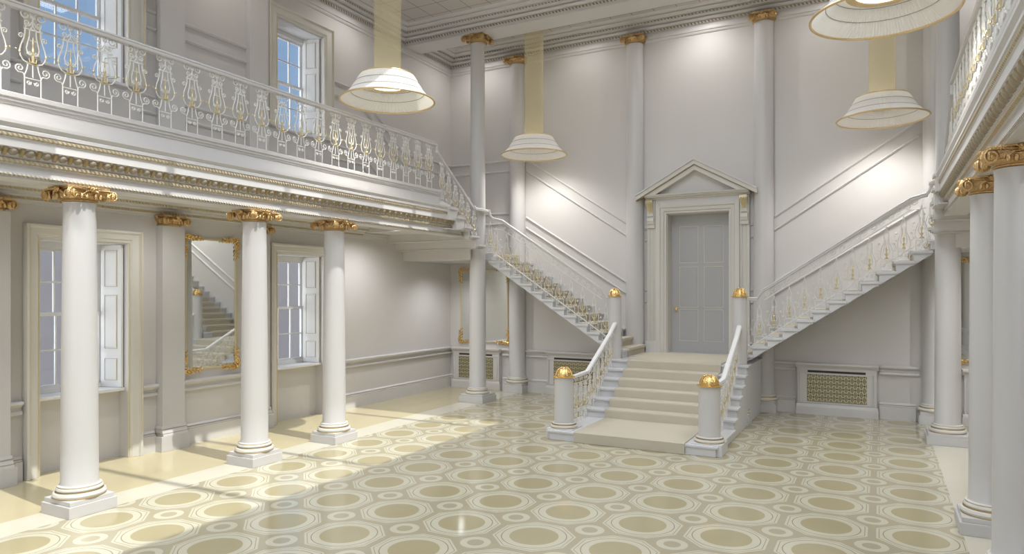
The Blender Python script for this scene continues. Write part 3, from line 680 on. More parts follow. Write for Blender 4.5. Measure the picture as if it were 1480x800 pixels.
def gallery(mir, label):
    t = thing('gallery', (mx(-8.2, mir), 4.5, 3.37), label, 'balcony')
    s = MB(); s.box(XL + .001, -7.45, YF + .01, 10.86, 3.66, 4.06); s.box(XL + .001, -7.45, 10.86, 10.94, 3.66, 3.80); s.build('floor_slab', 'trim', t, mirror=mir)
    e_ = MB(); n = len(PF)
    loop = PF + [(-7.60, 4.20), (-7.60, 3.385)]; n = len(loop)
    vs = [(x, YF + .01, z) for x, z in loop] + [(x, yend(z) if i < n - 2 else (10.86 if z > 4 else 11.70), z) for i, (x, z) in enumerate(loop)]
    e_.add(vs, [(i, n + i, n + (i + 1) % n, (i + 1) % n) for i in range(n)] + [tuple(range(n)), tuple(range(n, 2 * n))[::-1]])
    ent = e_.build('entablature', 'trim', t, mirror=mir)
    # carved strips
    def strip(pts, nm, m_):
        b = MB(); zz = pts[0][1]; b.add([(x, YF + .01, z) for x, z in pts] + [(x, yend(zz) - .01, z) for x, z in pts], [(i, i + 1, len(pts) + i + 1, len(pts) + i) for i in range(len(pts) - 1)])
        return b.build(nm, m_, ent, mirror=mir, smooth=True)
    strip([(-7.310, 3.401), (-7.300, 3.416), (-7.310, 3.432)], 'bead_moulding', 'beadYfine')
    strip([(-7.302, 3.524), (-7.279, 3.535), (-7.279, 3.560), (-7.298, 3.574)], 'gilt_moulding', 'beadY')
    strip([(-7.216, 3.757), (-7.205, 3.767), (-7.205, 3.790), (-7.212, 3.800)], 'bead_moulding', 'beadY')
    # egg and dart: one continuous carved relief
    eg = MB(); P = 0.15; ny = int((11.35 - 0.5) / P * 12); nu = 8; y = 0.5
    for i in range(ny + 1):
        yy = 0.5 + i * P / 12; c_ = (i % 12) / 12.0 * 2 - 1
        for u in range(nu + 1):
            v = u / nu; bx, bz = -7.284 + .050 * v, 3.592 + .066 * v
            e2 = 1 - (c_ / .52) ** 2 - ((v - .5) / .46) ** 2
            h_ = .020 * math.sqrt(e2) if e2 > 0 else (.009 if .78 < abs(c_) else -.006)
            eg.v.append((bx + h_ * .8, min(yy, yend(bz) - .01), bz - h_ * .6))
    W_ = nu + 1
    eg.f += [(i * W_ + u, i * W_ + u + 1, (i + 1) * W_ + u + 1, (i + 1) * W_ + u) for i in range(ny) for u in range(nu)]
    eg.build('egg_moulding', 'eggdart', ent, mirror=mir, smooth=True)
    # inner cornice along the wall under the gallery and plaster soffit
    wc = MB(); prf = [(0.0, 3.37), (0.02, 3.375), (0.02, 3.41), (0.04, 3.42), (0.04, 3.46), (0.07, 3.475), (0.07, 3.50), (0.16, 3.51), (0.17, 3.55), (0.22, 3.60), (0.24, 3.66)]
    wc.prism([(XL + p, z) for p, z in prf] + [(XL + .001, 3.66)], 'y', YF + .01, 10.93)
    wc.prism([(XL + p, z) for p, z in prf[:6]] + [(XL + .001, 3.48)], 'y', 10.93, 11.73)
    wo_ = wc.build('aisle_cornice', 'trim', t, mirror=mir)
    for a, c_ in (((.041, 3.425), (.041, 3.455)), ((.165, 3.52), (.172, 3.545))):
        b = MB(); b.add([(XL + a[0], YF, a[1]), (XL + c_[0], YF, c_[1]), (XL + c_[0], 10.92, c_[1]), (XL + a[0], 10.92, a[1])], [(0, 1, 2, 3)]); b.v = [(x + .003, y, z) for x, y, z in b.v]; b.build('bead_moulding', 'beadY', wo_, mirror=mir)
    return t
gallery(False, 'long white gallery with gilt carved edge along the left wall, over the left columns')
gallery(AXG, 'long white gallery with gilt carved edge along the right wall, over the right columns')

# ================================================================== STAIRS
TR, RS, Z0 = 0.2444, 0.1595, 1.03
XN = lambda k: -0.52 + (k - 8) * TR              # nose of step k of the right flight
YS = 12.66                                        # outer edge of the side flights
NOSES = [(10.95, 3.90), (11.22, 3.74), (11.49, 3.58), (11.76, 3.42), (12.03, 3.26)]; YL = 12.28
def side_flight(mir_left, label):
    """built on the right and mirrored for the left one"""
    m = mir_left; XW = 2.69 if m else XR
    t = thing('side_staircase', (mx(-0.8, m), 13.4, 0), label, 'staircase')
    for k in range(1, 13):
        x, z = XN(k), Z0 + RS * k; s = MB()
        s.box(x - .02, x + TR + .03, YS - .02, YB - .002, z - .045, z)
        s.prism([(x + .015, z - .045), (x + TR + .012, z - .045), (x + TR + .012, z - .075), (x + TR - .03, z - .085), (x + .03, z - .215), (x + .015, z - RS - .045)], 'y', YS + .01, YB - .002)
        s.box(x - .005, x + TR + .02, YS - .005, YS + .02, z - .06, z - .045)
        s.build('step', 'stone', t, mirror=m, bevel=0.004)
    # quarter landing
    x = XN(13); l = MB()
    for d_, z0, z1 in ((0.0, 3.055, 3.10), (0.03, 2.97, 3.055)):
        l.box(1.14, XW - .001, YL + d_, YB - .002, z0, z1); l.box(x - .02 + d_, 1.14, 12.74, YB - .002, z0, z1)
    l.build('quarter_landing', 'stone', t, mirror=m)
    xi = mx(-7.15, True if m else AXG)
    for i, (yn, z) in enumerate(NOSES):
        y1 = NOSES[i + 1][0] if i < 4 else YL; zb_ = (3.66, 3.50, 3.50, 3.35, 3.19)[i]; zb_ = min(zb_, z - .06)
        s = MB(); s.box(xi, XW - .001, yn, y1 + .03, z - .04, z); s.box(xi + .03, XW - .001, yn + .01, y1 + (.02 if i < 4 else .03), zb_, z - .04)
        s.build('step', 'trim', t, mirror=m)
    sof = MB()     # stepped plaster soffit
    xs = xi + .06
    prof = [(10.95, 3.66), (10.95, 3.49), (11.40, 3.49), (11.74, 3.49), (11.74, 3.50), (11.77, 3.50)]
    sof.box(xs + .2, XW - .001, 10.93, 10.95, 3.485, 3.70); sof.box(xs, XW - .001, 10.95, 11.74, 3.485, 3.50); sof.box(xs, XW - .001, 11.725, 11.74, 3.34, 3.50)
    sof.box(xs, XW - .001, 11.725, 12.01, 3.33, 3.345); sof.box(xs, XW - .001, 11.995, 12.01, 3.18, 3.34)
    sof.box(xs, XW - .001, 11.995, 12.29, 3.17, 3.185); sof.box(xs + .3, XW - .001, 12.275, 12.29, 2.96, 3.18)
    sof.build('stair_soffit', 'trim', t, mirror=m)
    # stair runner carpet
    c = MB(); pts = [(XN(1) - .003, Z0)]
    for k in range(1, 14):
        z = Z0 + RS * k; pts += [(XN(k) + .014, z - RS), (XN(k) + .014, z - .05), (XN(k) - .021, z - .046), (XN(k) - .021, z)]
    pts += [(XN(13) + .5, Z0 + RS * 13)]
    d = 0.014; up = []
    for p, q in pts: up.append((p - d, q + d))
    poly_v = []; n = len(pts); y0, y1 = YS + .30, YB - .22
    vs = [(p, y0, q) for p, q in pts] + [(p, y0, q) for p, q in up] + [(p, y1, q) for p, q in pts] + [(p, y1, q) for p, q in up]
    fs = []
    for i in range(n - 1): fs += [(n + i, n + i + 1, 3 * n + i + 1, 3 * n + i), (i, i + 1, n + i + 1, n + i), (2 * n + i, 3 * n + i, 3 * n + i + 1, 2 * n + i + 1)]
    fs += [(0, n, 3 * n, 2 * n), (n - 1, 3 * n - 1, 4 * n - 1, 2 * n - 1)]
    c.add(vs, fs); c.build('carpet_runner', 'carpet', t, mirror=m)
    return t
side_flight(True, 'left flight of white cantilevered stone stairs climbing the back wall to the left gallery')
side_flight(False, 'right flight of white cantilevered stone stairs climbing the back wall to the right gallery')
# central flight
RC = Z0 / 7; YC = [9.77, 11.13, 11.365, 11.60, 11.83, 12.07, 12.31]; HS = 1.27
ct = thing('central_staircase', (AX, 11.5, 0), 'broad central flight of pale stone steps leading up to the grey door', 'staircase')
for i, y in enumerate(YC):
    z = RC * (i + 1); s = MB(); yb_ = YC[i + 1] + .02 if i < 6 else YB - .002
    hs = HS + 0.03
    if i == 0: s.box(AX - HS, AX + HS, y + .015, YC[1] + .02, 0, z - .035); s.box(AX - hs, AX + hs, y, yb_, z - .035, z)
    else: s.box(AX - HS, AX + HS, y + .015, yb_, 0, z - .035); s.box(AX - hs, AX + hs, y - .015, yb_, z - .035, z)
    s.build('step' if i < 6 else 'landing', 'stone', ct, bevel=0.006)
c = MB(); CW = 0.845; d = .016
pts = [(YC[0] - .012, 0.0)]
for i, y in enumerate(YC):
    z = RC * (i + 1)
    if i: pts += [(y - .018, z - .03), (y - .014, z - .012), (y - .002, z - .001), (y + .01, z)]
    else: pts += [(y - .004, z - .01), (y + .01, z)]
    if i < 6: pts += [(YC[i + 1] - .016, z)]
pts += [(YB - .14, Z0)]
pts[0] = (YC[0] - .002, 0.004)
up = [(p - d, q + d) for p, q in pts]; up[0] = (pts[0][0] - d, 0.004); up[-1] = (pts[-1][0], Z0 + d); n = len(pts)
vs = [(AX - CW, p, q) for p, q in pts] + [(AX - CW, p, q) for p, q in up] + [(AX + CW, p, q) for p, q in pts] + [(AX + CW, p, q) for p, q in up]
fs = []
for i in range(n - 1): fs += [(n + i, n + i + 1, 3 * n + i + 1, 3 * n + i)[::-1], (i, i + 1, n + i + 1, n + i), (2 * n + i, 3 * n + i, 3 * n + i + 1, 2 * n + i + 1)]
fs += [(0, n, 3 * n, 2 * n)]
c.add(vs, fs)
c.box(AX - 1.045, AX - CW + .001, YS + .30, YB - .22, Z0, Z0 + d); c.box(AX + CW - .001, AX + 1.045, YS + .30, YB - .22, Z0, Z0 + d)
c.build('carpet_runner', 'carpet', ct)
tr = MB()
for s_ in (-1, 1):
    tr.tube([(AX + s_ * CW, YC[0] - .022, .012), (AX + s_ * (CW + .06), YC[0] - .01, .012)], .006, 6)
    tr.build('carpet_rod', 'palegold', ct); tr = MB()
# newel posts
def newel(x, y, ztop, label, low):
    t = thing('newel_post', (x, y, 0), label, 'newel post'); r = .155 if low else .125; pw = .215 if low else .175
    p = MB().box(x - pw, x + pw, y - pw, y + pw, 0, .20 if not low else .165); p.build('plinth', 'stone', t, bevel=0.005)
    zb = .20 if not low else .165
    s = MB(); s.lathe(x, y, [(r + .01, zb), (r, zb + .10), (r * .97, ztop - .16), (r * .97, ztop - .155)], 40); s.build('shaft', 'column', t, smooth=True)
    g = MB(); torus(g, x, y, zb + .025, r + .035, .024); torus(g, x, y, zb + .07, r + .018, .016); go = g.build('base_moulding', 'cream', t, smooth=True)
    g = MB(); torus(g, x, y, zb + .005, r + .05, .007); torus(g, x, y, zb + .05, r + .036, .006); g.build('gilt_ring', 'dullgold', go, smooth=True)
    f = MB(); f.lathe(x, y, [(r + .0, ztop - .16), (r + .02, ztop - .155), (r + .022, ztop - .145), (r * .85, ztop - .138)] + [(r * .86 * math.cos(a), ztop - .138 + .138 * math.sin(a)) for a in [i * PI / 20 for i in range(1, 10)]] + [(.01, ztop)], 32)
    for i in range(8):
        a = 2 * PI * i / 8
        f.tube([(x + r * .88 * math.cos(a) * math.cos(q), y + r * .88 * math.sin(a) * math.cos(q), ztop - .136 + .142 * math.sin(q)) for q in (0.05, .35, .7, 1.0, 1.3)], .012, 5, r1=.005)
    f.build('finial', 'gold', t, smooth=True)
NX = (AX - 1.13, AX + 1.13)
newel(NX[0], 10.04, 1.11, 'short round newel post with gilt dome, foot of the central stairs on the left', True)
newel(NX[1], 10.04, 1.11, 'short round newel post with gilt dome, foot of the central stairs on the right', True)
newel(AX - 1.17, 12.52, 2.36, 'tall newel post with gilt dome at the head of the central stairs on the left', False)
newel(AX + 1.12, 12.52, 2.36, 'tall newel post with gilt dome at the head of the central stairs on the right', False)

# ================================================================== BALUSTRADES
def lyre_paths():
    P = []
    for s_ in (-1, 1):
        L = lambda pts: P.append([(s_ * x, 0.0, z) for x, z in pts])
        L([(.075, 0), (.075, .20), (.088, .225), (.105, .225)])
        P.append([(s_ * (.118) + s_ * (p[0]), 0, p[2]) for p in spiral(0, .268, .046, .008, 1.5, -PI * .62, 1, 14)])
        P.append([(s_ * .035 + s_ * p[0], 0, p[2]) for p in spiral(0, .145, .024, .005, 1.3, PI * .9, 1, 9)])
        L([(.075, .21), (.06, .25), (.05, .29), (.045, .325)])
        L([(.045, .335), (.085, .35), (.112, .39), (.120, .435), (.110, .49), (.088, .55), (.074, .60), (.070, .66)])
        P.append([(s_ * .108 + s_ * p[0], 0, p[2]) for p in spiral(0, .585, .030, .005, 1.3, PI * 1.1, -1, 10)])
        L([(.022, .415), (.05, .44), (.058, .48), (.045, .54), (.032, .60), (.030, .66)])
        P.append([(s_ * .030 + s_ * p[0], 0, p[2]) for p in spiral(0, .43, .024, .005, 1.3, -PI * .1, 1, 9)])
        L([(.068, .67), (.060, .70), (.030, .705), (.010, .74)])
        P.append([(s_ * .052 + s_ * p[0], 0, p[2]) for p in spiral(0, .725, .032, .006, 1.4, -PI * .8, 1, 11)])
        P.append([(s_ * .070 + s_ * p[0], 0, p[2]) for p in spiral(0, .800, .056, .010, 1.55, -PI * .95, -1, 16)])
        L([(.0, .70), (.022, .672)])
    P.append([(-.075, 0, .185), (.075, 0, .185)]); P.append([(0, 0, .20), (0, 0, .32)]); P.append([(0, 0, .70), (0, 0, .865)])
    P.append([(-.05, 0, .33), (.05, 0, .33)]); P.append([(-.03, 0, .56), (.03, 0, .56)]); P.append([(-.022, 0, .785), (.022, 0, .785)])
    return P
def lyre(b, x, y, z, sx=1.0, sz=1.0, ang=0.0, r=.0072):
    ca, sa = math.cos(ang), math.sin(ang)
    for p in lyre_paths(): b.tube([(x + q[0] * sx * ca, y + q[0] * sx * sa, z + q[2] * sz) for q in p], r, 4)
    b.prism([(x - .085 * sx * ca - .006 * sa, y - .085 * sx * sa + .006 * ca), (x + .085 * sx * ca - .006 * sa, y + .085 * sx * sa + .006 * ca), (x + .085 * sx * ca + .006 * sa, y + .085 * sx * sa - .006 * ca), (x - .085 * sx * ca + .006 * sa, y - .085 * sx * sa - .006 * ca)], 'z', z + .66 * sz, z + .672 * sz)
def candle(b, x, y, z, sx=1.0, sz=1.0, ang=0.0):
    ca, sa = math.cos(ang), math.sin(ang)
    b.lathe(x, y, [(.006, z + .335 * sz), (.030, z + .34 * sz), (.012, z + .36 * sz), (.018, z + .41 * sz), (.008, z + .42 * sz), (.014, z + .46 * sz), (.006, z + .50 * sz), (.009, z + .53 * sz), (.002, z + .60 * sz)], 6)
    for s_ in (-1, 1):
        b.tube([(x, y, z + .345 * sz), (x + s_ * .028 * sx * ca, y + s_ * .028 * sx * sa, z + .35 * sz), (x + s_ * .036 * sx * ca, y + s_ * .036 * sx * sa, z + .385 * sz)], .006, 4)
        b.ball((x + s_ * .12 * sx * ca, y + s_ * .12 * sx * sa, z + .43 * sz), .013, 6, (1, 1, 1.6))
        b.ball((x + s_ * .152 * sx * ca, y + s_ * .152 * sx * sa, z + .445 * sz), .010, 6)
    b.prism([(x - .055 * sx * ca - .008 * sa, y - .055 * sx * sa + .008 * ca), (x + .055 * sx * ca - .008 * sa, y + .055 * sx * sa + .008 * ca), (x + .055 * sx * ca + .008 * sa, y + .055 * sx * sa - .008 * ca), (x - .055 * sx * ca + .008 * sa, y - .055 * sx * sa - .008 * ca)], 'z', z + .325 * sz, z + .338 * sz)
RAIL = [(-.034, -.026), (-.042, -.016), (-.042, .002), (-.028, .008), (-.038, .018), (-.034, .032), (-.016, .042), (.016, .042), (.034, .032), (.038, .018), (.028, .008), (.042, .002), (.042, -.016), (.034, -.026)]
def protos():
    b = MB(); lyre(b, 0, 0, 0, 1, 1, PI / 2); g = MB(); candle(g, 0, 0, 0, 1, 1, PI / 2)
    return b, g
XBAL = -7.36
def gallery_balustrade(mir, y0, label):
    t = thing('balustrade', (mx(XBAL, mir), 6.5, 4.20), label, 'balustrade')
    r = MB().sweep([(XBAL, YF + .02, 5.055), (XBAL, 10.80, 5.055)], RAIL); r.tube([(XBAL, 10.80, 5.06), (XBAL, 10.81, 5.00), (XBAL, 10.81, 4.90)], .03, 8); r.build('handrail', 'trim', t, mirror=mir, smooth=True)
    k = 0; first = None; gf = None
    y = y0
    while y < 10.78:
        if first is None:
            b, g = protos(); b.v = [(px + XBAL, py + y, pz + 4.20) for px, py, pz in b.v]; g.v = [(px + XBAL, py + y, pz + 4.20) for px, py, pz in g.v]
            first = b.build('baluster', 'iron', t, mirror=mir); gf = g.build('candle_ornament', 'palegold', first, mirror=mir)
        else:
            o = first.copy(); COL.objects.link(o); o.location = (0, y - y0, 0)
            o2 = gf.copy(); COL.objects.link(o2); o2.parent = o
        y += 0.357
gallery_balustrade(False, 2.369, 'white wrought iron lyre balustrade along the edge of the left gallery')
gallery_balustrade(AXG, 4.154, 'white wrought iron lyre balustrade along the edge of the right gallery')
def flight_balustrade(mir, label):
    t = thing('stair_balustrade', (mx(-0.8, mir), YS + .05, 2.0), label, 'balustrade'); yb_ = YS + .05
    zr = lambda x: Z0 + RS * 8 + (x + .52) * RS / TR + .84       # rail height over the nosing line
    xn, xe = AX + 1.12 + .12, 0.42
    path = [(xn, yb_, 2.16), (xn + .14, yb_, 2.16), (xn + .24, yb_, zr(xn + .24)), (xe, yb_, zr(xe)), (xe + .14, yb_, zr(xe) + .04), (0.66, yb_ - .02, zr(xe) + .06)]
    r = MB().sweep(path, RAIL)
    r.tube([(0.64, yb_ - .02, zr(xe) + .07), (0.70, yb_ - .05, zr(xe) + .14), (0.71, yb_ - .08, zr(xe) + .26)], .028, 8)
    XB = mx(XBAL, True) if mir else mx(XBAL, AXG)
    p2 = [(XB, 12.14, 3.99), (XB, 10.81, 4.92)]
    r.sweep(p2, RAIL)
    r.sweep([(XB - .02, 12.15, 3.99), (0.70, 12.55, 3.97)], RAIL)
    r.build('handrail', 'trim', t, mirror=mir, smooth=True)
    # scroll band between rail and lower rail, bottom rail
    s = MB(); z2 = lambda x: zr(x) - .17
    s.tube([(xn + .26, yb_, z2(xn + .26)), (xe, yb_, z2(xe)), (xe + .22, yb_, z2(xe) + .03)], .009, 5)
    x = xn + .3; kk = 0
    while x < xe + .1:
        zc = zr(x) - .095; r_ = .05
        sp = spiral(0, 0, r_, .006, 1.4, PI / 2 * (1 if kk % 2 else -1), 1, 12)
        s.tube([(x + p[0] * 1.0, yb_, zc + p[2] + p[0] * .65) for p in sp], .0055, 4)
        x += .118; kk += 1
    s.tube([(XN(1) + .05, yb_, Z0 + RS + .03), (XN(13) - .1, yb_, Z0 + RS * 12.6 + .06)], .010, 5)
    so_ = s.build('scroll_band', 'iron', t, mirror=mir)
    for k in range(1, 14):
        x = XN(k) + TR * .5; zb = Z0 + RS * k; h_ = (zr(x) - .17) - zb
        if k == 13: x = XN(13) + .02; h_ = .70
        b = MB(); sz = h_ / .68
        P = []
        for s_ in (-1, 1):
            L = lambda pts: P.append([(s_ * a, c_) for a, c_ in pts])
            L([(.078, 0), (.078, .15)]); L([(.05, .165), (.088, .21), (.092, .27), (.065, .36), (.035, .42), (.033, .55), (.010, .60), (0, .66)])
            L([(.02, .24), (.042, .27), (.045, .32), (.022, .39), (.016, .50)])
            P.append([(s_ * .040 + s_ * p[0], p[2]) for p in spiral(0, .08, .026, .005, 1.3, PI * .5, 1, 9)])
            P.append([(s_ * .108 + s_ * p[0], p[2]) for p in spiral(0, .40, .020, .004, 1.2, PI, -1, 8)])
            P.append([(s_ * .105 + s_ * p[0], p[2]) for p in spiral(0, .19, .020, .004, 1.2, PI, 1, 8)])
        P.append([(-.078, .15), (.078, .15)]); P.append([(-.078, .02), (.078, .02)]); P.append([(0, .15), (0, .19)]); P.append([(-.035, .47), (.035, .47)])
        for p in P: b.tube([(x + a, yb_, zb + c_ * sz) for a, c_ in p], .0058, 4)
        bo = b.build('baluster', 'iron', t, mirror=mir)
        g = MB(); g.lathe(x, yb_, [(.004, zb + .18 * sz), (.03, zb + .19 * sz), (.008, zb + .21 * sz), (.022, zb + .255 * sz), (.006, zb + .27 * sz), (.018, zb + .33 * sz), (.004, zb + .35 * sz), (.002, zb + .42 * sz)], 6)
        for s_ in (-1, 1): g.ball((x + s_ * .108, yb_, zb + .30 * sz), .009, 6); g.ball((x + s_ * .125, yb_, zb + .36 * sz), .007, 6)
        for zz, w_ in ((.185, .045), (.25, .035), (.335, .022)): g.tube([(x - w_, yb_, zb + zz * sz), (x + w_, yb_, zb + zz * sz)], .006, 4)
        g.build('candle_ornament', 'palegold', bo, mirror=mir)
    # balusters on the short leg to the gallery
    ys = [11.0 + i * .235 for i in range(6)]
    for y in ys:
        zb = 4.06 - (y - 10.90) * .16 / .27; b = MB(); lyre(b, XB, y, zb - .07, .72, .98, PI / 2, .0065); bo = b.build('baluster', 'iron', t, mirror=mir)
        g = MB(); candle(g, XB, y, zb - .07, .72, .98, PI / 2); g.build('candle_ornament', 'palegold', bo, mirror=mir)
    return t
flight_balustrade(True, 'white iron stair balustrade with gilt ornaments on the left flight')
flight_balustrade(False, 'white iron stair balustrade with gilt ornaments on the right flight')
def central_balustrade(x, label):
    t = thing('stair_balustrade', (x, 11.2, 0.5), label, 'balustrade')
    path = [(x, 10.17, .90), (x, 11.02, .93), (x, 12.12, 1.50), (x, 12.42, 1.70)]
    pf = [(a * 1.0, c_ * .8) for a, c_ in RAIL]
    r = MB().sweep(path, pf); r.build('handrail', 'white', t, smooth=True)
    def zr(y): return .93 if y < 11.02 else .93 + (y - 11.02) * .53
    def zb(y):
        k = sum(1 for q in YC if y > q - .01); return RC * k
    s = MB(); yy = 10.30; kk = 0
    while yy < 12.35:
        zc = zr(yy) - .075; sp = spiral(0, 0, .042, .006, 1.4, PI / 2 * (1 if kk % 2 else -1), 1, 11)
        s.tube([(x, yy + p[0], zc + p[2]) for p in sp], .0055, 4); yy += .10; kk += 1
    s.tube([(x, 10.2, zr(10.2) - .135), (x, 11.02, zr(11.02) - .135), (x, 12.38, zr(12.38) - .135)], .008, 4); s.build('scroll_band', 'iron', t)
    yy = 10.32
    while yy < 12.35:
        z0 = zb(yy); h_ = zr(yy) - .135 - z0; b = MB(); lyre(b, x, yy, z0, .62, h_ / .86, PI / 2, .0065); bo = b.build('baluster', 'iron', t)
        g = MB(); candle(g, x, yy, z0, .62, h_ / .86, PI / 2); g.build('candle_ornament', 'palegold', bo); yy += .205
central_balustrade(NX[0], 'short white iron balustrade with gilt ornaments on the left side of the central stairs')
central_balustrade(NX[1], 'short white iron balustrade with gilt ornaments on the right side of the central stairs')

# ================================================================== MIRRORS
def scrollwork(b, c, u, v, nrm, size, seed):
    """rococo corner spray: c corner, u/v unit vectors running away from the corner along the frame"""
    rnd = random.Random(seed); c, u, v, nrm = map(Vector, (c, u, v, nrm))
    def P(a, d, h=0.0): return c + u * a + v * d + nrm * h
    for A, B in ((u, v), (v, u)):
        def Q(a, d, h=0.0): return c + A * a + B * d + nrm * h
        b.tube([Q(-.02, -.02, .02), Q(.06, -.045, .035), (Q(.12, -.02, .03)), Q(.17, .015, .02), Q(.24, -.02, .02), Q(.30 * size, .005, .01)], .016, 6, r1=.006)
        for i in range(9):
            a = .01 + i * .033 * size; s_ = -1 if i % 2 else 1
            base = Q(a, 0, .02); tip = Q(a + .035, s_ * (.035 + .012 * rnd.random()), .03)
            b.tube([base, (base + tip) / 2 + nrm * .015, tip, tip + A * .012 - B * s_ * .012], .010, 5, r1=.004)
            b.ball(tuple(Q(a + .01, s_ * .018, .03)), .011 + .004 * rnd.random(), 6)
        for k in range(2):
            cc = Q(.07 + .1 * k, -.015 if k == 0 else .01, .03)
            pts = []
            for i in range(12):
                t = i / 11; an = 2 * PI * 1.4 * t; r_ = .034 * (1 - t) + .005; pts.append(cc + A * (r_ * math.cos(an)) + B * (r_ * math.sin(an)))
            b.tube(pts, .007, 5)
    b.ball(tuple(P(0, 0, .03)), .028, 8, (1, 1, 1))
def mirror_frame(name, o, u, w_, h_, nrm, label, cat='mirror', tilt=0):
    """o lower corner, u unit vector across, nrm out of the wall"""
    o, u, nrm = map(Vector, (o, u, nrm)); z = Vector((0, 0, 1)); c = o + u * (w_ / 2) + z * (h_ / 2)
    t = thing(name, tuple(o + u * (w_ / 2)), label, cat)
    def quadbox(b, a0, a1, z0, z1, d0, d1):
        vs = [o + u * a + z * q + nrm * d for d in (d0, d1) for a, q in ((a0, z0), (a1, z0), (a1, z1), (a0, z1))]
        b.add(vs, [(0, 3, 2, 1), (4, 5, 6, 7), (0, 1, 5, 4), (1, 2, 6, 5), (2, 3, 7, 6), (3, 0, 4, 7)])
    m = MB(); quadbox(m, 0.02, w_ - .02, .02, h_ - .02, .002, .018); m.build('mirror_glass', 'mirror', t)
    f = MB()
    for a0, a1, z0, z1 in ((0, .028, .04, h_ - .04), (w_ - .028, w_, .04, h_ - .04), (.04, w_ - .04, 0, .028), (.04, w_ - .04, h_ - .028, h_)): quadbox(f, a0, a1, z0, z1, .002, .035)
    f.build('frame', 'palegold', t, bevel=0.006)
    for cx, cz in ((0, 0), (1, 0), (0, 1), (1, 1)):
        b = MB(); scrollwork(b, o + u * (w_ * cx) + z * (h_ * cz) + nrm * .01, u * (1 - 2 * cx), z * (1 - 2 * cz), nrm, 1.0, cx * 2 + cz)
        b.build('corner_scrollwork', 'gold', t, smooth=True)
mirror_frame('wall_mirror', (XL, 6.87, 1.10), (0, 1, 0), .95, 2.02, (1, 0, 0), 'tall gilt rococo mirror on the left wall between the first two columns, reflecting stairs')
mirror_frame('wall_mirror', (-8.95, YB, 1.10), (1, 0, 0), 1.30, 1.72, (0, -1, 0), 'wide gilt mirror on the back wall behind the tall left column')
mirror_frame('wall_mirror', (1.19, YB, 1.10), (1, 0, 0), 1.22, 1.74, (0, -1, 0), 'gilt mirror seen as a sliver between the columns at the far right')

# ================================================================== RADIATOR COVERS
def radiator(x0, x1, label):
    yf = 14.05; t = thing('radiator_cover', ((x0 + x1) / 2, 14.12, 0), label, 'radiator cover')
    b = MB(); b.box(x0 + .03, x1 - .03, yf + .02, YB - .002, .0, .90)
    b.box(x0, x1, yf, YB - .002, 0, .15); b.prism([(yf, .15), (yf + .012, .19), (yf + .02, .20), (YB - .002, .20), (YB - .002, .15)], 'x', x0 + .01, x1 - .01)
    b.prism([(yf + .02, .87), (yf + .01, .89), (yf - .005, .90), (yf - .02, .925), (yf - .03, .93), (yf - .03, .965), (YB - .002, .965), (YB - .002, .87)], 'x', x0, x1)
    body = b.build('cabinet', 'trim', t, bevel=0.004)
    g0, g1 = x0 + .20, x1 - .19
    fr = MB()
    for a in ((x0 + .07, x0 + .085, .22, .79), (x1 - .085, x1 - .07, .22, .79), (x0 + .07, x1 - .07, .22, .235), (x0 + .07, g0, .775, .79), (g1, x1 - .07, .775, .79)): fr.box(a[0], a[1], yf + .008, yf + .02, a[2], a[3])
    fr.build('panel_moulding', 'trim', t, bevel=0.003)
    MB().box(g0, g1, yf + .012, yf + .02, .25, .755).build('lattice_grille', 'grille', t)
    MB().box(g0 + .01, g1 - .02, yf + .015, yf + .02, .79, .83).build('vent_slot', 'dark', t)
radiator(*RADS[0], 'white radiator cover with gilt lattice in the left corner under the wide mirror')
radiator(*RADS[1], 'white radiator cover with gilt lattice behind the left newel posts, below the left flight')
radiator(*RADS[2], 'white radiator cover with gilt lattice under the right flight of stairs')
radiator(*RADS[3], 'white radiator cover seen as a sliver between the columns at the far right')

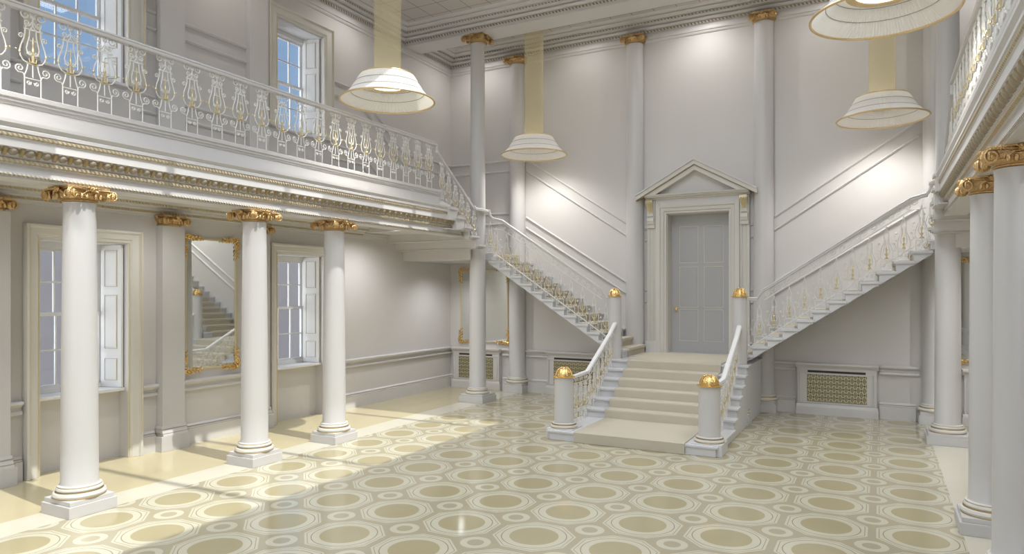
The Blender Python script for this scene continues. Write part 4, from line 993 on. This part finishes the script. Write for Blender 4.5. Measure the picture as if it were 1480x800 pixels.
# ================================================================== CHANDELIERS
def chandelier(x, y, z, label):
    t = thing('hanging_lamp', (x, y, z), label, 'lamp', None)
    prof = [(.700, 0.0), (.650, .035), (.595, .080), (.550, .130), (.510, .190), (.475, .250), (.440, .310), (.400, .375)]
    rm = lambda i: 1.0 + (.011 if i % 2 else -.011)
    s = MB(); s.lathe(x, y, [(r, z + h_) for r, h_ in prof], 260, caps=False, rmod=rm); s.build('pleated_shade', 'shade', t)
    r_ = MB(); torus(r_, x, y, z, .70, .015, 64); torus(r_, x, y, z + .375, .40, .010, 48); r_.build('shade_rim', 'goldring', t, smooth=True)
    wv = MB()
    for hh, rr in ((.130, .550), (.250, .475)): torus(wv, x, y, z + hh, rr - .004, .004, 64, 5); torus(wv, x, y, z + hh, rr + .006, .003, 64, 5)
    wv.build('wire_ring', 'wire', t)
    g = MB(); g.lathe(x, y, [(.26, z + 0.235), (.27, z + 0.220), (.355, z + 0.220), (.36, z + 0.235), (.36, z + 0.255), (.26, z + 0.255), (.26, z + 0.235)], 48, caps=False); g.build('lamp_ring', 'goldring', t, smooth=True)
    MB().lathe(x, y, [(.262, z + 0.228), (.262, z + 0.245)], 48).build('lamp_diffuser', 'lampdisc', t)
    d = MB(); d.lathe(x, y, [(.200, z + .25), (.200, ZC - .004)], 40, caps=False); d.build('gauze_column', 'ribbon', t, smooth=True)
    k = MB(); k.lathe(x, y, [(.02, z + .25), (.02, z + .35)], 10)
    for i in range(3):
        a = 2 * PI * i / 3; k.tube([(x, y, z + .345), (x + .20 * math.cos(a), y + .20 * math.sin(a), z + .365), (x + .395 * math.cos(a), y + .395 * math.sin(a), z + .373)], .006, 5)
    torus(k, x, y, ZC - .015, .205, .012, 40, 6)
    k.build('lamp_bracket', 'goldring', t, smooth=True)
    l = bpy.data.lights.new('lamp_light', 'SPOT'); l.energy = 170; l.color = (1.0, .985, .955); l.spot_size = math.radians(140); l.spot_blend = .7; l.shadow_soft_size = .2
    o = bpy.data.objects.new('lamp_light', l); COL.objects.link(o); o.parent = t; o.location = (0, 0, .14)
chandelier(-6.52, 3.15, 5.15, 'hanging lamp with pleated white shade nearest the front, over the left foreground')
chandelier(-6.52, 8.28, 5.15, 'hanging lamp with pleated white shade and gold gauze column, nearest the left gallery')
chandelier(-6.52, 13.25, 5.21, 'small looking hanging lamp with pleated white shade close to the back wall on the left')
chandelier(0.03, 8.15, 5.17, 'largest hanging lamp with pleated white shade, cut by the top picture edge')
chandelier(0.03, 13.25, 5.21, 'hanging lamp with pleated white shade below and behind the largest lamp on the right')
